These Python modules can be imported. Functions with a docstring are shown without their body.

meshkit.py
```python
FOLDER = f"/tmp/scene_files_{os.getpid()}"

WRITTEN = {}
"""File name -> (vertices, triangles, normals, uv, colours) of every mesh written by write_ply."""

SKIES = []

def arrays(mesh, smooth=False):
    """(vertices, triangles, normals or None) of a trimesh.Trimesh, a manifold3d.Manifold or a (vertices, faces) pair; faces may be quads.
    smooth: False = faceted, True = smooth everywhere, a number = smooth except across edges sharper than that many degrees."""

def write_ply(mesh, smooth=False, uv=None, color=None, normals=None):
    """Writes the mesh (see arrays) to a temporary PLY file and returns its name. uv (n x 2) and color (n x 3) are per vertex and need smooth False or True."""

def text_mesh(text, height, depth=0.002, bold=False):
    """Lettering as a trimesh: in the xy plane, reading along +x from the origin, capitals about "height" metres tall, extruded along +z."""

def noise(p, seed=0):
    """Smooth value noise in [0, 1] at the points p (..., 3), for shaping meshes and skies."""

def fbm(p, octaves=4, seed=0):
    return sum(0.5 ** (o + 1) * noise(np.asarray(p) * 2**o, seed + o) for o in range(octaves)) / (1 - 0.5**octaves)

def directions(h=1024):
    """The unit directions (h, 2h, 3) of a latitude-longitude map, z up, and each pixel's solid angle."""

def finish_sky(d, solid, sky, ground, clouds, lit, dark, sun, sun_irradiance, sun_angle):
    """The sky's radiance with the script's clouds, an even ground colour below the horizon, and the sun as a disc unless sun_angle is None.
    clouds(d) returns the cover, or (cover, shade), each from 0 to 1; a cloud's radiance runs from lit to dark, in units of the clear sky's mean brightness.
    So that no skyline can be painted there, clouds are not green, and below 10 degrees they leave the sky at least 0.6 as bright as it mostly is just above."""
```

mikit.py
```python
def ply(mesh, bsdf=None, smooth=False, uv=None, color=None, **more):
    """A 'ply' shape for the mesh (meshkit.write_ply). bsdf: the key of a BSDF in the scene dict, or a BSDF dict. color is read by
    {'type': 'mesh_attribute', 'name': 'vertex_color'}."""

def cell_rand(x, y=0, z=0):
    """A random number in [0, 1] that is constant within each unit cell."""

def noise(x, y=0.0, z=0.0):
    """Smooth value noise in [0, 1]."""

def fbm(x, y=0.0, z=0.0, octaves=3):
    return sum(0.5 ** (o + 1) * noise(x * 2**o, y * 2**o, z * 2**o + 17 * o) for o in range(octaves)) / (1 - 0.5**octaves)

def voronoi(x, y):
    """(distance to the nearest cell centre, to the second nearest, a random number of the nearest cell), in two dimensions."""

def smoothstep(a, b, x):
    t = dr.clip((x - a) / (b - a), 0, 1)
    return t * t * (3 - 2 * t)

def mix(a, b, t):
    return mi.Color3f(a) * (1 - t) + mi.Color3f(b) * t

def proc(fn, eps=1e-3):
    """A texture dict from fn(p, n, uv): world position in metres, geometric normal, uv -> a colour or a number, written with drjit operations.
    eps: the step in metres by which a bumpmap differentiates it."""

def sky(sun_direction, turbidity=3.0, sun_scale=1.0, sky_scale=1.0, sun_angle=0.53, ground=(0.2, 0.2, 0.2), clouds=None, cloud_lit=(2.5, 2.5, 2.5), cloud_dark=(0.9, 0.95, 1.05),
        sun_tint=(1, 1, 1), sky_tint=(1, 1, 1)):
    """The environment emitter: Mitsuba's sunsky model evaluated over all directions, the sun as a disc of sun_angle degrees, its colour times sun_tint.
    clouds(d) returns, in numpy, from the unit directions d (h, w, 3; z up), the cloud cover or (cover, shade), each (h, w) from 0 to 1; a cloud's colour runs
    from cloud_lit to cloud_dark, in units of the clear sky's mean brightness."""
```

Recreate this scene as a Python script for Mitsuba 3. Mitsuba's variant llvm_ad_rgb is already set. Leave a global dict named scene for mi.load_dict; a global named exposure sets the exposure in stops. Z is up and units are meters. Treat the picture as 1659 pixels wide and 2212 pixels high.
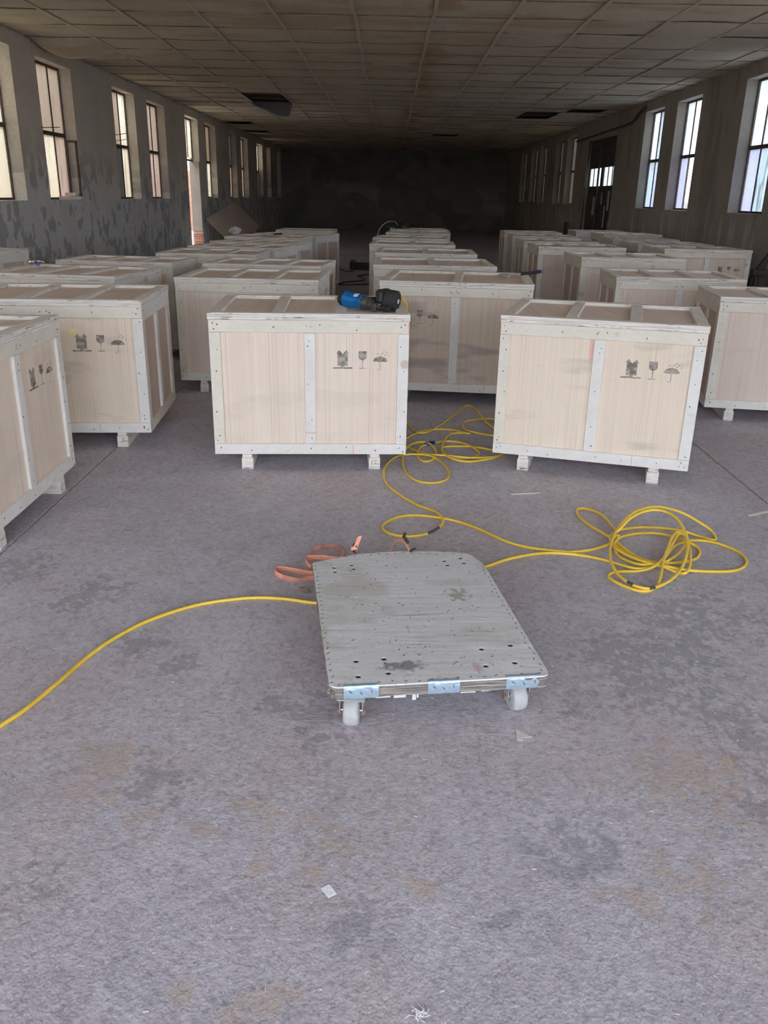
import math, random
import numpy as np
import trimesh
import drjit as dr
import mitsuba as mi
import mikit, meshkit
from shapely.geometry import Polygon, Point, box as sbox
from shapely.ops import unary_union
from shapely import affinity

T = mi.ScalarTransform4f
scene, labels = {}, {}

# ------------------------------------------------------------------ camera, sky, exposure
F_PX = 1796.6
ORIGIN = (0.0, 0.0, 1.615)
FWD = (0.0, 0.934688, -0.355468)
UP = (-0.019962, 0.355398, 0.934502)
scene['camera'] = {
    'type': 'perspective', 'fov_axis': 'x', 'fov': math.degrees(2 * math.atan(1659 / 2 / F_PX)),
    'near_clip': 0.05, 'far_clip': 300.0,
    'to_world': T().look_at(origin=ORIGIN, target=tuple(a + b for a, b in zip(ORIGIN, FWD)), up=UP)}


def cloud_cover(d):
    # bright, thinly overcast day
    return 0.55 + 0.4 * meshkit.fbm(d * 2.2 + 7.0, 4, 3)


scene['sky'] = mikit.sky((-0.35, 0.55, 0.75), turbidity=4.0, sun_scale=0.0, sky_scale=1.0, ground=(0.22, 0.21, 0.2), clouds=cloud_cover,
                         cloud_lit=(1.25, 1.25, 1.3), cloud_dark=(0.9, 0.95, 1.05))
exposure = 5.5

# ------------------------------------------------------------------ dimensions of the hall (metres)
XL, XR, Y0, YF = -5.42, 5.79, -2.4, 44.6
HC = 3.715          # underside of the suspended ceiling
WT = 0.3            # wall thickness
noise, fbm, sstep, mix, crand = mikit.noise, mikit.fbm, mikit.smoothstep, mikit.mix, mikit.cell_rand


# ------------------------------------------------------------------ materials
def mat(name, color, rough=0.6, bump=None, bscale=0.002, **kw):
    c = mikit.proc(color) if callable(color) else {'type': 'rgb', 'value': list(color)}
    b = {'type': 'principled', 'base_color': c, 'roughness': rough, 'specular': kw.pop('specular', 0.4), **kw}
    if bump is not None:
        b = {'type': 'bumpmap', 'arbitrary': mikit.proc(bump, eps=0.002), 'scale': bscale, 'bsdf': b}
    scene[name] = {'type': 'twosided', 'bsdf': b}


def across(p, n):      # horizontal coordinate along a face
    return dr.select(dr.abs(n.x) > dr.maximum(dr.abs(n.y), 0.6), p.y, p.x)


def along(p, n):
    return dr.select(dr.abs(n.z) > 0.7, p.y, p.z)


def panel_fn(a, b, smudge, seed):
    def fn(p, n, uv):
        h, v = across(p, n) + seed * 3.1, along(p, n)
        fine = 0.55 * noise(h * 260, v * 1.3, seed) + 0.45 * noise(h * 620, v * 2.0, seed + 3)
        broad = fbm(h * 9, v * 0.7, seed, octaves=3)
        c = mix(a, b, dr.clip(0.65 * fine + 0.55 * broad - 0.1, 0, 1))
        dark = sstep(0.66, 0.9, noise(h * 240, v * 0.9, seed + 9)) * 0.14
        c = c * (1 - dark)
        s = fbm(h * 2.4, v * 9, seed + 5, octaves=4)
        g = sstep(0.56, 0.78, s) * smudge
        return mix(c, mi.Color3f(0.26, 0.23, 0.22), g)
    return fn


mat('m_panel_pale', panel_fn((0.66, 0.54, 0.43), (0.79, 0.68, 0.57), 0.10, 1), 0.55)
mat('m_panel_pink', panel_fn((0.60, 0.47, 0.38), (0.75, 0.63, 0.53), 0.14, 4), 0.55)
mat('m_panel_grey', panel_fn((0.52, 0.41, 0.32), (0.68, 0.56, 0.46), 0.52, 8), 0.55)
mat('m_panel_yellow', panel_fn((0.65, 0.53, 0.40), (0.79, 0.68, 0.55), 0.40, 12), 0.55)
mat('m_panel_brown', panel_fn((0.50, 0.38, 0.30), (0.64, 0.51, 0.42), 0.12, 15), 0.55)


def board_fn(a, b, seed):
    def fn(p, n, uv):
        c = mix(a, b, fbm(p.x * 5 + seed, p.y * 5, p.z * 5, octaves=3))
        g = fbm(p.x * 40, p.y * 40, p.z * 40 + seed, octaves=2)
        k = noise(p.x * 9 + seed, p.y * 9, p.z * 9)
        c = c * (0.94 + 0.10 * g)
        return mix(c, mi.Color3f(0.42, 0.30, 0.20), sstep(0.86, 0.95, k) * 0.55)
    return fn


mat('m_board', board_fn((0.66, 0.63, 0.57), (0.76, 0.74, 0.70), 2), 0.55)
mat('m_board_cream', board_fn((0.62, 0.57, 0.47), (0.74, 0.69, 0.59), 6), 0.55)


def ply_edge(p, n, uv):     # laminated plywood seen on its edge, plain on its face
    h = across(p, n)
    lay = noise(h * 5, p.z * 230, 3)
    lay2 = noise(h * 23 + 5, p.z * 420, 1)
    c = mix((0.74, 0.70, 0.63), (0.60, 0.56, 0.50), sstep(0.35, 0.75, lay))
    c = mix(c, mi.Color3f(0.16, 0.13, 0.11), sstep(0.74, 0.86, lay2) * sstep(0.4, 0.62, noise(h * 6, p.z * 90, 8)))
    face = mix((0.58, 0.53, 0.46), (0.70, 0.65, 0.57), fbm(p.x * 18, p.y * 4, 2, octaves=3))
    return dr.select(dr.abs(n.z) > 0.6, face, c)


mat('m_ply_edge', ply_edge, 0.6)
mat('m_nail', (0.05, 0.045, 0.04), 0.5, metallic=0.3)
mat('m_pink_mark', lambda p, n, uv: mix((0.75, 0.30, 0.28), (0.72, 0.55, 0.48), fbm(p.x * 160, p.y * 160, p.z * 160)), 0.8)
mat('m_ink', lambda p, n, uv: mix((0.17, 0.15, 0.13), (0.43, 0.37, 0.31), sstep(0.3, 0.75, fbm(p.x * 45, p.y * 45, p.z * 45, octaves=4))), 0.8)
mat('m_pen', (0.06, 0.06, 0.07), 0.6)

# stains on the concrete: (x, y, radius, kind)   kind 0 rust, 1 dark damp
RUST = [(-0.82, 2.05, .13), (-0.86, 1.97, .10), (-0.34, 1.88, .06), (-0.47, 1.79, .045), (0.095, 1.62, .05), (-0.21, 1.31, .055), (-0.11, 1.74, .05),
        (0.80, 1.65, .075), (0.66, 1.57, .045), (0.94, 2.08, .16), (0.06, 1.82, .02), (-0.66, 1.81, .05), (-0.18, 1.85, .04), (-0.30, 1.25, .04), (-0.43, 1.31, .03), (0.55, 1.60, .025), (-0.16, 1.66, .05), (-0.30, 1.70, .04)]
DARK = [(-0.215, 2.31, .085), (-0.35, 2.40, .05), (-0.13, 2.225, .03), (0.90, 2.78, .14), (1.10, 2.80, .16), (0.95, 2.56, .13), (1.20, 2.38, .12), (1.15, 2.07, .05),
        (1.10, 1.93, .06), (0.53, 1.74, .09), (0.31, 1.52, .04), (-0.85, 1.59, .05), (-0.66, 2.0, .09), (-1.25, 3.2, .14), (-0.75, 2.62, .06), (-1.65, 3.42, .12), (0.66, 2.43, .06), (-0.24, 2.17, .02), (1.16, 2.24, .08), (-0.93, 2.75, .09), (1.3, 3.1, .2), (-0.05, 1.5, .06)]


def blobs(p, items, f, amp):
    w = 0.5 * fbm(p.x * f, p.y * f, 3, octaves=5) + 0.5 * fbm(p.x * f * 0.4, p.y * f * 0.4, 8, octaves=3)
    m = mi.Float(0)
    for x, y, r in items:
        d = dr.sqrt(dr.square(p.x - x) + dr.square(p.y - y)) / r
        m = dr.maximum(m, sstep(1.25, 0.35, d + (w - 0.5) * amp))
    return m


def floor_fn(p, n, uv):
    big = fbm(p.x * 0.9, p.y * 0.9, 1, octaves=4)
    mid = fbm(p.x * 7, p.y * 7, 2, octaves=4)
    fine = fbm(p.x * 60, p.y * 60, 5, octaves=3)
    c = mix((0.375, 0.352, 0.378), (0.475, 0.45, 0.48), dr.clip(mid * 0.9 + (big - 0.5) * 0.9, 0, 1))
    c = mix(c, mi.Color3f(0.42, 0.365, 0.37), sstep(0.46, 0.70, fbm(p.x * 1.7 + 9, p.y * 1.7, 6, octaves=4)) * 0.7)
    c = c * (0.84 + 0.32 * fine)
    c = c * (1 - 0.13 * sstep(0.56, 0.76, fbm(p.x * 38, p.y * 38, 11, octaves=4)))
    c = c * (1 - 0.20 * sstep(0.60, 0.80, fbm(p.x * 130, p.y * 130, 21, octaves=2)))
    c = mix(c, mi.Color3f(0.52, 0.505, 0.52), sstep(0.70, 0.86, fbm(p.x * 95 + 5, p.y * 150, 14, octaves=3)) * 0.8)
    c = mix(c, mi.Color3f(0.40, 0.285, 0.17), blobs(p, RUST, 44, 5.4) * (0.08 + 0.45 * fine))
    c = mix(c, mi.Color3f(0.14, 0.138, 0.15), blobs(p, DARK, 60, 6.0) * (0.22 + 0.3 * fine))
    crack = 2.308 - 0.075 * sstep(-0.1, 0.6, p.x) + 0.05 * (fbm(p.x * 9, 0.3, 4) - 0.5)
    near = sstep(0.0026, 0.0008, dr.abs(p.y - crack)) * dr.select((p.x > -0.35) & (p.x < 0.75), 1.0, 0.0)
    return mix(c, mi.Color3f(0.5, 0.49, 0.52), near * 0.7)


mat('m_floor', floor_fn, 0.7, bump=lambda p, n, uv: fbm(p.x * 70, p.y * 70, 2, octaves=3) + 0.6 * noise(p.x * 260, p.y * 260), bscale=0.0016, specular=0.35)


def wall_left_fn(p, n, uv):
    z = p.z + 0.5 * (fbm(p.y * 0.8, p.z * 0.8, 2) - 0.5)
    c = mix((0.52, 0.46, 0.385), (0.64, 0.58, 0.50), fbm(p.y * 2.2, p.z * 2.2, p.x * 3, octaves=4))
    low = mix((0.515, 0.505, 0.47), (0.615, 0.605, 0.575), fbm(p.y * 3, p.z * 1.6, 5, octaves=3))
    c = mix(c, low, sstep(1.95, 1.35, z))
    drip = fbm(p.y * 7.5, p.z * 4.6, 9, octaves=5)
    patch = fbm(p.y * 2.6, p.z * 2.1, 12, octaves=3)
    c = mix(c, mi.Color3f(0.30, 0.305, 0.305), sstep(0.515, 0.56, 0.62 * drip + 0.38 * patch) * sstep(2.7, 1.6, z) * 0.75)
    return c * (0.9 + 0.2 * fbm(p.y * 28, p.z * 28, p.x * 20, octaves=2))


mat('m_wall_left', wall_left_fn, 0.85, bump=lambda p, n, uv: fbm(p.y * 14, p.z * 14, p.x * 14, octaves=4), bscale=0.012)


def wall_right_fn(p, n, uv):
    c = mix((0.29, 0.26, 0.22), (0.38, 0.345, 0.30), fbm(p.y * 1.6, p.z * 1.6, p.x * 3, octaves=4))
    streak = fbm(p.y * 7, p.z * 0.8, 3, octaves=4)
    c = mix(c, mi.Color3f(0.48, 0.465, 0.44), sstep(0.52, 0.75, streak) * sstep(1.5, 1.1, p.z) * 0.7)
    c = mix(c, mi.Color3f(0.22, 0.195, 0.17), sstep(0.56, 0.74, fbm(p.y * 3 + 4, p.z * 0.7, 8, octaves=3)) * 0.55)
    return c * (0.92 + 0.16 * fbm(p.y * 25, p.z * 25, p.x * 20, octaves=2))


mat('m_wall_right', wall_right_fn, 0.85, bump=lambda p, n, uv: fbm(p.y * 14, p.z * 14, p.x * 14, octaves=4), bscale=0.008)


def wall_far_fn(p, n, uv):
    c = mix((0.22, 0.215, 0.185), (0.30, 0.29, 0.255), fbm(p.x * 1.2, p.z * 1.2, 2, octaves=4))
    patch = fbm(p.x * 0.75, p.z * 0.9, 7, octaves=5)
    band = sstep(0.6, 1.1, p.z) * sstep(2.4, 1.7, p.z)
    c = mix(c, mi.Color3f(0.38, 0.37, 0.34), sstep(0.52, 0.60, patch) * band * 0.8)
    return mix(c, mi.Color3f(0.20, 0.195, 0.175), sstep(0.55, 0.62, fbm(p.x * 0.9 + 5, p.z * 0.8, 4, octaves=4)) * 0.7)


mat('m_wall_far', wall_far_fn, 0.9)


def tile_fn(p, n, uv):
    k, i = dr.floor((p.x + 5.392) / 0.979), dr.floor((p.y - 11.886) / 0.9924)
    tone = crand(k, i, 3)
    c = mix((0.45, 0.395, 0.295), (0.54, 0.485, 0.385), 0.5 * tone + 0.5 * fbm(p.x * 1.3, p.y * 1.3, 1))
    s = fbm(p.x * 0.8, p.y * 2.6, 5, octaves=4)
    c = mix(c, mi.Color3f(0.40, 0.29, 0.20), sstep(0.54, 0.76, s) * 0.55)
    line = dr.exp(-dr.square((p.x - 0.55) / 0.35)) * sstep(0.36, 0.62, fbm(p.x * 3, p.y * 1.5, 9, octaves=3))
    c = mix(c, mi.Color3f(0.36, 0.23, 0.12), line * 0.75)
    return c * (0.93 + 0.14 * fbm(p.x * 40, p.y * 14, 2, octaves=2))


mat('m_tile', tile_fn, 0.8)
mat('m_batten', lambda p, n, uv: mix((0.46, 0.405, 0.31), (0.57, 0.51, 0.41), fbm(p.x * 9, p.y * 2, 4)), 0.75)
mat('m_seam_shadow', lambda p, n, uv: mix((0.09, 0.075, 0.055), (0.24, 0.205, 0.16), fbm(p.x * 4, p.y * 9, 4, octaves=3)), 0.8)  # dark colour standing in for the shade inside the seam gaps
mat('m_roof', (0.10, 0.085, 0.07), 0.9)
mat('m_purlin', (0.34, 0.27, 0.20), 0.85)
mat('m_tile_back', lambda p, n, uv: mix((0.42, 0.43, 0.42), (0.52, 0.53, 0.52), fbm(p.x * 6, p.y * 6, p.z * 6)), 0.85)
mat('m_plaster', lambda p, n, uv: mix((0.30, 0.26, 0.21), (0.41, 0.365, 0.30), fbm(p.x * 5, p.y * 5, p.z * 5, octaves=4)), 0.85)
mat('m_frame', lambda p, n, uv: mix((0.045, 0.042, 0.04), (0.12, 0.085, 0.06), fbm(p.x * 12, p.y * 12, p.z * 12)), 0.6)


def brick_fn(p, n, uv):
    row = dr.floor(p.z / 0.068)
    u = p.y / 0.25 + 0.5 * (row - 2 * dr.floor(row / 2))
    fu, fv = u - dr.floor(u), p.z / 0.068 - row
    m = dr.minimum(sstep(0.0, 0.05, dr.minimum(fu, 1 - fu)), sstep(0.05, 0.16, dr.minimum(fv, 1 - fv)))
    b = mix((0.42, 0.16, 0.09), (0.60, 0.29, 0.17), crand(dr.floor(u), row, 2))
    wall = mix((0.55, 0.47, 0.38), b, m) * (0.85 + 0.3 * fbm(p.y * 9, p.z * 9, 2))
    edge = p.z + 0.5 * (fbm(p.y * 1.5, p.z * 1.5, 6, octaves=4) - 0.5)
    coat = mix((0.60, 0.54, 0.43), (0.70, 0.64, 0.53), fbm(p.y * 2, p.z * 2, 9, octaves=4))
    return mix(wall, coat, sstep(2.45, 2.5, edge))


mat('m_brick_far', brick_fn, 0.9)
mat('m_ground', lambda p, n, uv: mix((0.26, 0.24, 0.22), (0.36, 0.34, 0.31), fbm(p.x, p.y, 0, octaves=4)), 0.9)


def pane(name, a, b, trans, stain=0.0):
    def fn(p, n, uv):
        c = mix(a, b, fbm(p.y * 5, p.z * 1.6, 3, octaves=3))
        if stain:
            g = sstep(0.55, 0.72, fbm(p.y * 11, p.z * 1.7, 6, octaves=4)) * stain
            c = mix(c, mi.Color3f(0.10, 0.09, 0.08), g)
        return c
    scene[name] = {'type': 'principledthin', 'base_color': mikit.proc(fn), 'roughness': 0.5, 'diff_trans': trans, 'spec_trans': 0.0, 'eta': 1.3}


pane('m_pane_cream', (0.80, 0.76, 0.55), (0.92, 0.88, 0.70), 1.15, 0.3)
pane('m_pane_tan', (0.60, 0.49, 0.36), (0.70, 0.59, 0.46), 0.62, 0.1)
pane('m_pane_brown', (0.42, 0.32, 0.22), (0.5, 0.4, 0.29), 0.5, 0.1)
pane('m_pane_pink', (0.72, 0.56, 0.45), (0.80, 0.66, 0.54), 0.78, 0.3)
pane('m_pane_grey', (0.12, 0.12, 0.115), (0.16, 0.16, 0.15), 0.4, 0.0)
pane('m_pane_frost', (0.62, 0.72, 0.82), (0.86, 0.92, 0.97), 0.85, 0.15)
pane('m_pane_teal', (0.46, 0.61, 0.68), (0.64, 0.77, 0.84), 0.72, 0.6)
pane('m_pane_violet', (0.52, 0.56, 0.80), (0.66, 0.70, 0.92), 0.70, 0.18)
pane('m_pane_dim', (0.36, 0.30, 0.24), (0.46, 0.38, 0.31), 0.16, 0.2)
pane('m_pane_soot', (0.22, 0.19, 0.15), (0.30, 0.26, 0.21), 0.09, 0.2)  # like dim, transmission cut to keep daylight low at the far end
scene['m_pane_clear'] = {'type': 'thindielectric', 'int_ior': 1.5}

mat('m_hose', lambda p, n, uv: mix((0.66, 0.43, 0.03), (0.80, 0.56, 0.07), fbm(p.x * 14, p.y * 14, p.z * 14)), 0.38, specular=0.5)
mat('m_hose_dark', (0.03, 0.028, 0.025), 0.6)
mat('m_hose_pale', (0.45, 0.43, 0.40), 0.5)
mat('m_blue_plastic', (0.08, 0.10, 0.42), 0.4)
mat('m_blue_paint', lambda p, n, uv: mix((0.005, 0.15, 0.46), (0.01, 0.25, 0.66), fbm(p.x * 30, p.y * 30, p.z * 30)), 0.28, metallic=0.55, clearcoat=0.6)
mat('m_black', (0.022, 0.022, 0.022), 0.45)
mat('m_black_rough', (0.03, 0.03, 0.03), 0.75)
mat('m_gun_metal', lambda p, n, uv: mix((0.05, 0.05, 0.04), (0.11, 0.11, 0.09), fbm(p.x * 60, p.y * 60, p.z * 60)), 0.5, metallic=0.4)
mat('m_white', (0.78, 0.78, 0.80), 0.5)
mat('m_steel', (0.68, 0.68, 0.69), 0.34, metallic=0.85)
mat('m_galv', lambda p, n, uv: mix((0.34, 0.34, 0.33), (0.52, 0.52, 0.51), fbm(p.x * 50, p.y * 50, p.z * 50)), 0.45, metallic=0.5)
mat('m_rust', (0.20, 0.12, 0.08), 0.8)
mat('m_yellow_spot', lambda p, n, uv: mix((0.72, 0.62, 0.42), (0.74, 0.66, 0.22), fbm(p.x * 60, p.y * 60, p.z * 60)), 0.8)
mat('m_red', (0.42, 0.08, 0.07), 0.6)
mat('m_wheel', lambda p, n, uv: mix((0.33, 0.33, 0.325), (0.43, 0.43, 0.425), fbm(p.x * 40, p.y * 40, p.z * 40)), 0.55)

CART = (0.197, 2.317, math.radians(8.2))


def cart_fn(p, n, uv):
    ca, sa = math.cos(CART[2]), math.sin(CART[2])
    x, y = (p.x - CART[0]) * ca + (p.y - CART[1]) * sa, -(p.x - CART[0]) * sa + (p.y - CART[1]) * ca
    g = fbm(x * 3.0, y * 55, 2, octaves=3)
    c = mix((0.47, 0.47, 0.46), (0.66, 0.66, 0.66), dr.clip(0.5 * g + 0.6 * fbm(x * 4, y * 4, 5, octaves=4), 0, 1))
    c = mix(c, mi.Color3f(0.40, 0.38, 0.31), sstep(0.5, 0.75, fbm(x * 5 + 3, y * 7, 9, octaves=4)) * 0.5)
    ln = noise(x * 1.3, y * 95 + 1.5 * noise(x * 5, y * 3), 4)
    c = mix(c, mi.Color3f(0.16, 0.155, 0.15), sstep(0.86, 0.96, ln) * sstep(0.35, 0.6, noise(x * 4, y * 9, 8)) * 0.75)
    sp = fbm(x * 120, y * 120, 3, octaves=2)
    c = mix(c, mi.Color3f(0.15, 0.145, 0.14), sstep(0.76, 0.86, sp) * 0.45)
    scuff = sstep(1.3, 0.5, dr.sqrt(dr.square((x + 0.105 - 0.3 * (y - 0.11)) / 0.075) + dr.square((y - 0.105) / 0.030)) + 1.3 * (fbm(x * 60, y * 60, 1) - 0.5))
    c = mix(c, mi.Color3f(0.13, 0.125, 0.12), scuff * 0.75)
    red = sstep(1.2, 0.6, dr.sqrt(dr.square((x - 0.135) / 0.016) + dr.square((y - 0.07) / 0.035)) + 0.9 * (fbm(x * 80, y * 80, 7) - 0.5))
    c = mix(c, mi.Color3f(0.45, 0.22, 0.20), red * 0.5)
    mold = sstep(1.3, 0.4, dr.sqrt(dr.square((x - 0.19) / 0.05) + dr.square((y - 0.60) / 0.05)) + 2.2 * (fbm(x * 50, y * 50, 4) - 0.5))
    return mix(c, mi.Color3f(0.24, 0.22, 0.15), mold * 0.6)


mat('m_cart_top', cart_fn, 0.6, bump=lambda p, n, uv: noise(p.x * 8, p.y * 90, 2) + 0.5 * noise(p.x * 200, p.y * 200), bscale=0.0012)
mat('m_cart_edge', lambda p, n, uv: mix((0.12, 0.105, 0.095), (0.36, 0.32, 0.275), sstep(0.35, 0.8, fbm(p.x * 9, p.y * 9, p.z * 330, octaves=3))), 0.8)
mat('m_tape', lambda p, n, uv: mix((0.27, 0.36, 0.43), (0.37, 0.46, 0.53), fbm(p.x * 70, p.y * 70, p.z * 70)), 0.22, metallic=0.25,
    bump=lambda p, n, uv: fbm(p.x * 60, p.y * 60, p.z * 120, octaves=3), bscale=0.002)
mat('m_veneer', (0.55, 0.53, 0.49), 0.7)


def strap_fn(p, n, uv):
    st = dr.abs(uv.y - 0.3)
    st = dr.minimum(st, dr.abs(uv.y - 0.7))
    fr = uv.x * 80 - dr.floor(uv.x * 80)
    c = mix((0.72, 0.27, 0.17), (0.80, 0.36, 0.25), fbm(p.x * 90, p.y * 90, p.z * 90))
    c = mix(c, mi.Color3f(0.20, 0.12, 0.09), sstep(0.05, 0.03, st) * dr.select(fr < 0.55, 0.8, 0.0))
    return mix(c, mi.Color3f(0.18, 0.13, 0.11), sstep(0.55, 0.7, fbm(p.x * 12 + 3, p.y * 12, 4)) * 0.6)


mat('m_strap', strap_fn, 0.7)
mat('m_strap_dark', (0.17, 0.12, 0.10), 0.8)
mat('m_dark_wood', lambda p, n, uv: mix((0.05, 0.045, 0.04), (0.11, 0.10, 0.09), fbm(p.x * 8, p.y * 8, p.z * 8)), 0.8)
mat('m_board_lean', lambda p, n, uv: mix((0.13, 0.10, 0.08), (0.19, 0.15, 0.12), fbm(p.x * 3, p.y * 1.2, p.z * 1.2, octaves=4)), 0.75)
mat('m_paper', (0.42, 0.41, 0.39), 0.8)
mat('m_white_brick', lambda p, n, uv: mix((0.55, 0.5, 0.45), (0.68, 0.64, 0.58), fbm(p.x * 20, p.y * 20, p.z * 20)), 0.85)
mat('m_plastic_bag', (0.5, 0.5, 0.5), 0.35)
mat('m_splinter', (0.62, 0.56, 0.47), 0.7)


# ------------------------------------------------------------------ mesh helpers
def chbox(x0, x1, y0, y1, z0, z1, c=0.0015):
    """A box with chamfered edges, (vertices, triangles)."""
    c = min(c, 0.45 * min(x1 - x0, y1 - y0, z1 - z0))
    pts = []
    for x, sx in ((x0, 1), (x1, -1)):
        for y, sy in ((y0, 1), (y1, -1)):
            for z, sz in ((z0, 1), (z1, -1)):
                pts += [(x, y + sy * c, z + sz * c), (x + sx * c, y, z + sz * c), (x + sx * c, y + sy * c, z)]
    return trimesh.convex.convex_hull(np.array(pts))


def plain_box(x0, x1, y0, y1, z0, z1):
    m = trimesh.creation.box((x1 - x0, y1 - y0, z1 - z0))
    m.apply_translation(((x0 + x1) / 2, (y0 + y1) / 2, (z0 + z1) / 2))
    return m


def spline(pts, n=6, closed=False):
    p = np.asarray(pts, float)
    q = np.vstack([2 * p[0] - p[1], p, 2 * p[-1] - p[-2]])
    out = []
    for i in range(1, len(q) - 2):
        a, b, c, d = q[i - 1:i + 3]
        ta, tb = 0.5 * (c - a), 0.5 * (d - b)
        for t in np.linspace(0, 1, n, endpoint=False):
            t2, t3 = t * t, t * t * t
            out.append((2 * t3 - 3 * t2 + 1) * b + (t3 - 2 * t2 + t) * ta + (-2 * t3 + 3 * t2) * c + (t3 - t2) * tb)
    out.append(p[-1])
    return np.array(out)


def tube(p, r, sides=10, caps=True):
    p = np.asarray(p, float)
    t = np.gradient(p, axis=0)
    t /= np.linalg.norm(t, axis=1, keepdims=True) + 1e-12
    ref = np.where(np.abs(t[:, 2:]) < 0.95, [[0, 0, 1.0]], [[1.0, 0, 0]])
    a = np.cross(t, ref)
    a /= np.linalg.norm(a, axis=1, keepdims=True) + 1e-12
    b = np.cross(a, t)
    ang = np.arange(sides) * 2 * np.pi / sides
    r = np.broadcast_to(r, (len(p),))
    v = p[:, None] + r[:, None, None] * (np.cos(ang)[None, :, None] * a[:, None] + np.sin(ang)[None, :, None] * b[:, None])
    i, j = np.meshgrid(np.arange(len(p) - 1), np.arange(sides), indexing='ij')
    q = np.stack([i * sides + j, i * sides + (j + 1) % sides, (i + 1) * sides + (j + 1) % sides, (i + 1) * sides + j], -1).reshape(-1, 4)
    f = np.vstack([q[:, [0, 1, 2]], q[:, [0, 2, 3]]])
    v = v.reshape(-1, 3)
    if caps:
        k = len(v)
        v = np.vstack([v, p[:1], p[-1:]])
        e = np.arange(sides)
        l = (len(p) - 1) * sides
        f = np.vstack([f, np.stack([e * 0 + k, (e + 1) % sides, e], 1), np.stack([e * 0 + k + 1, l + e, l + (e + 1) % sides], 1)])
    m = trimesh.Trimesh(v, f, process=False)
    m.fix_normals()
    return m


def rod(a, b, r, sides=10):
    return tube([a, b], r, sides)


def lathe(profile, a, b, sides=28):
    """profile: (t along a->b in metres, radius)."""
    a, b = np.asarray(a, float), np.asarray(b, float)
    d = (b - a) / np.linalg.norm(b - a)
    prof = np.array(profile, float)
    m = trimesh.creation.revolve(np.stack([prof[:, 1], prof[:, 0]], 1), sections=sides)
    m.apply_transform(trimesh.geometry.align_vectors([0, 0, 1], d))
    m.apply_translation(a)
    return m


def extrude(poly, h):
    gs = getattr(poly, 'geoms', [poly])
    return trimesh.util.concatenate([trimesh.creation.extrude_polygon(g, h, engine='earcut') for g in gs])


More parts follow.
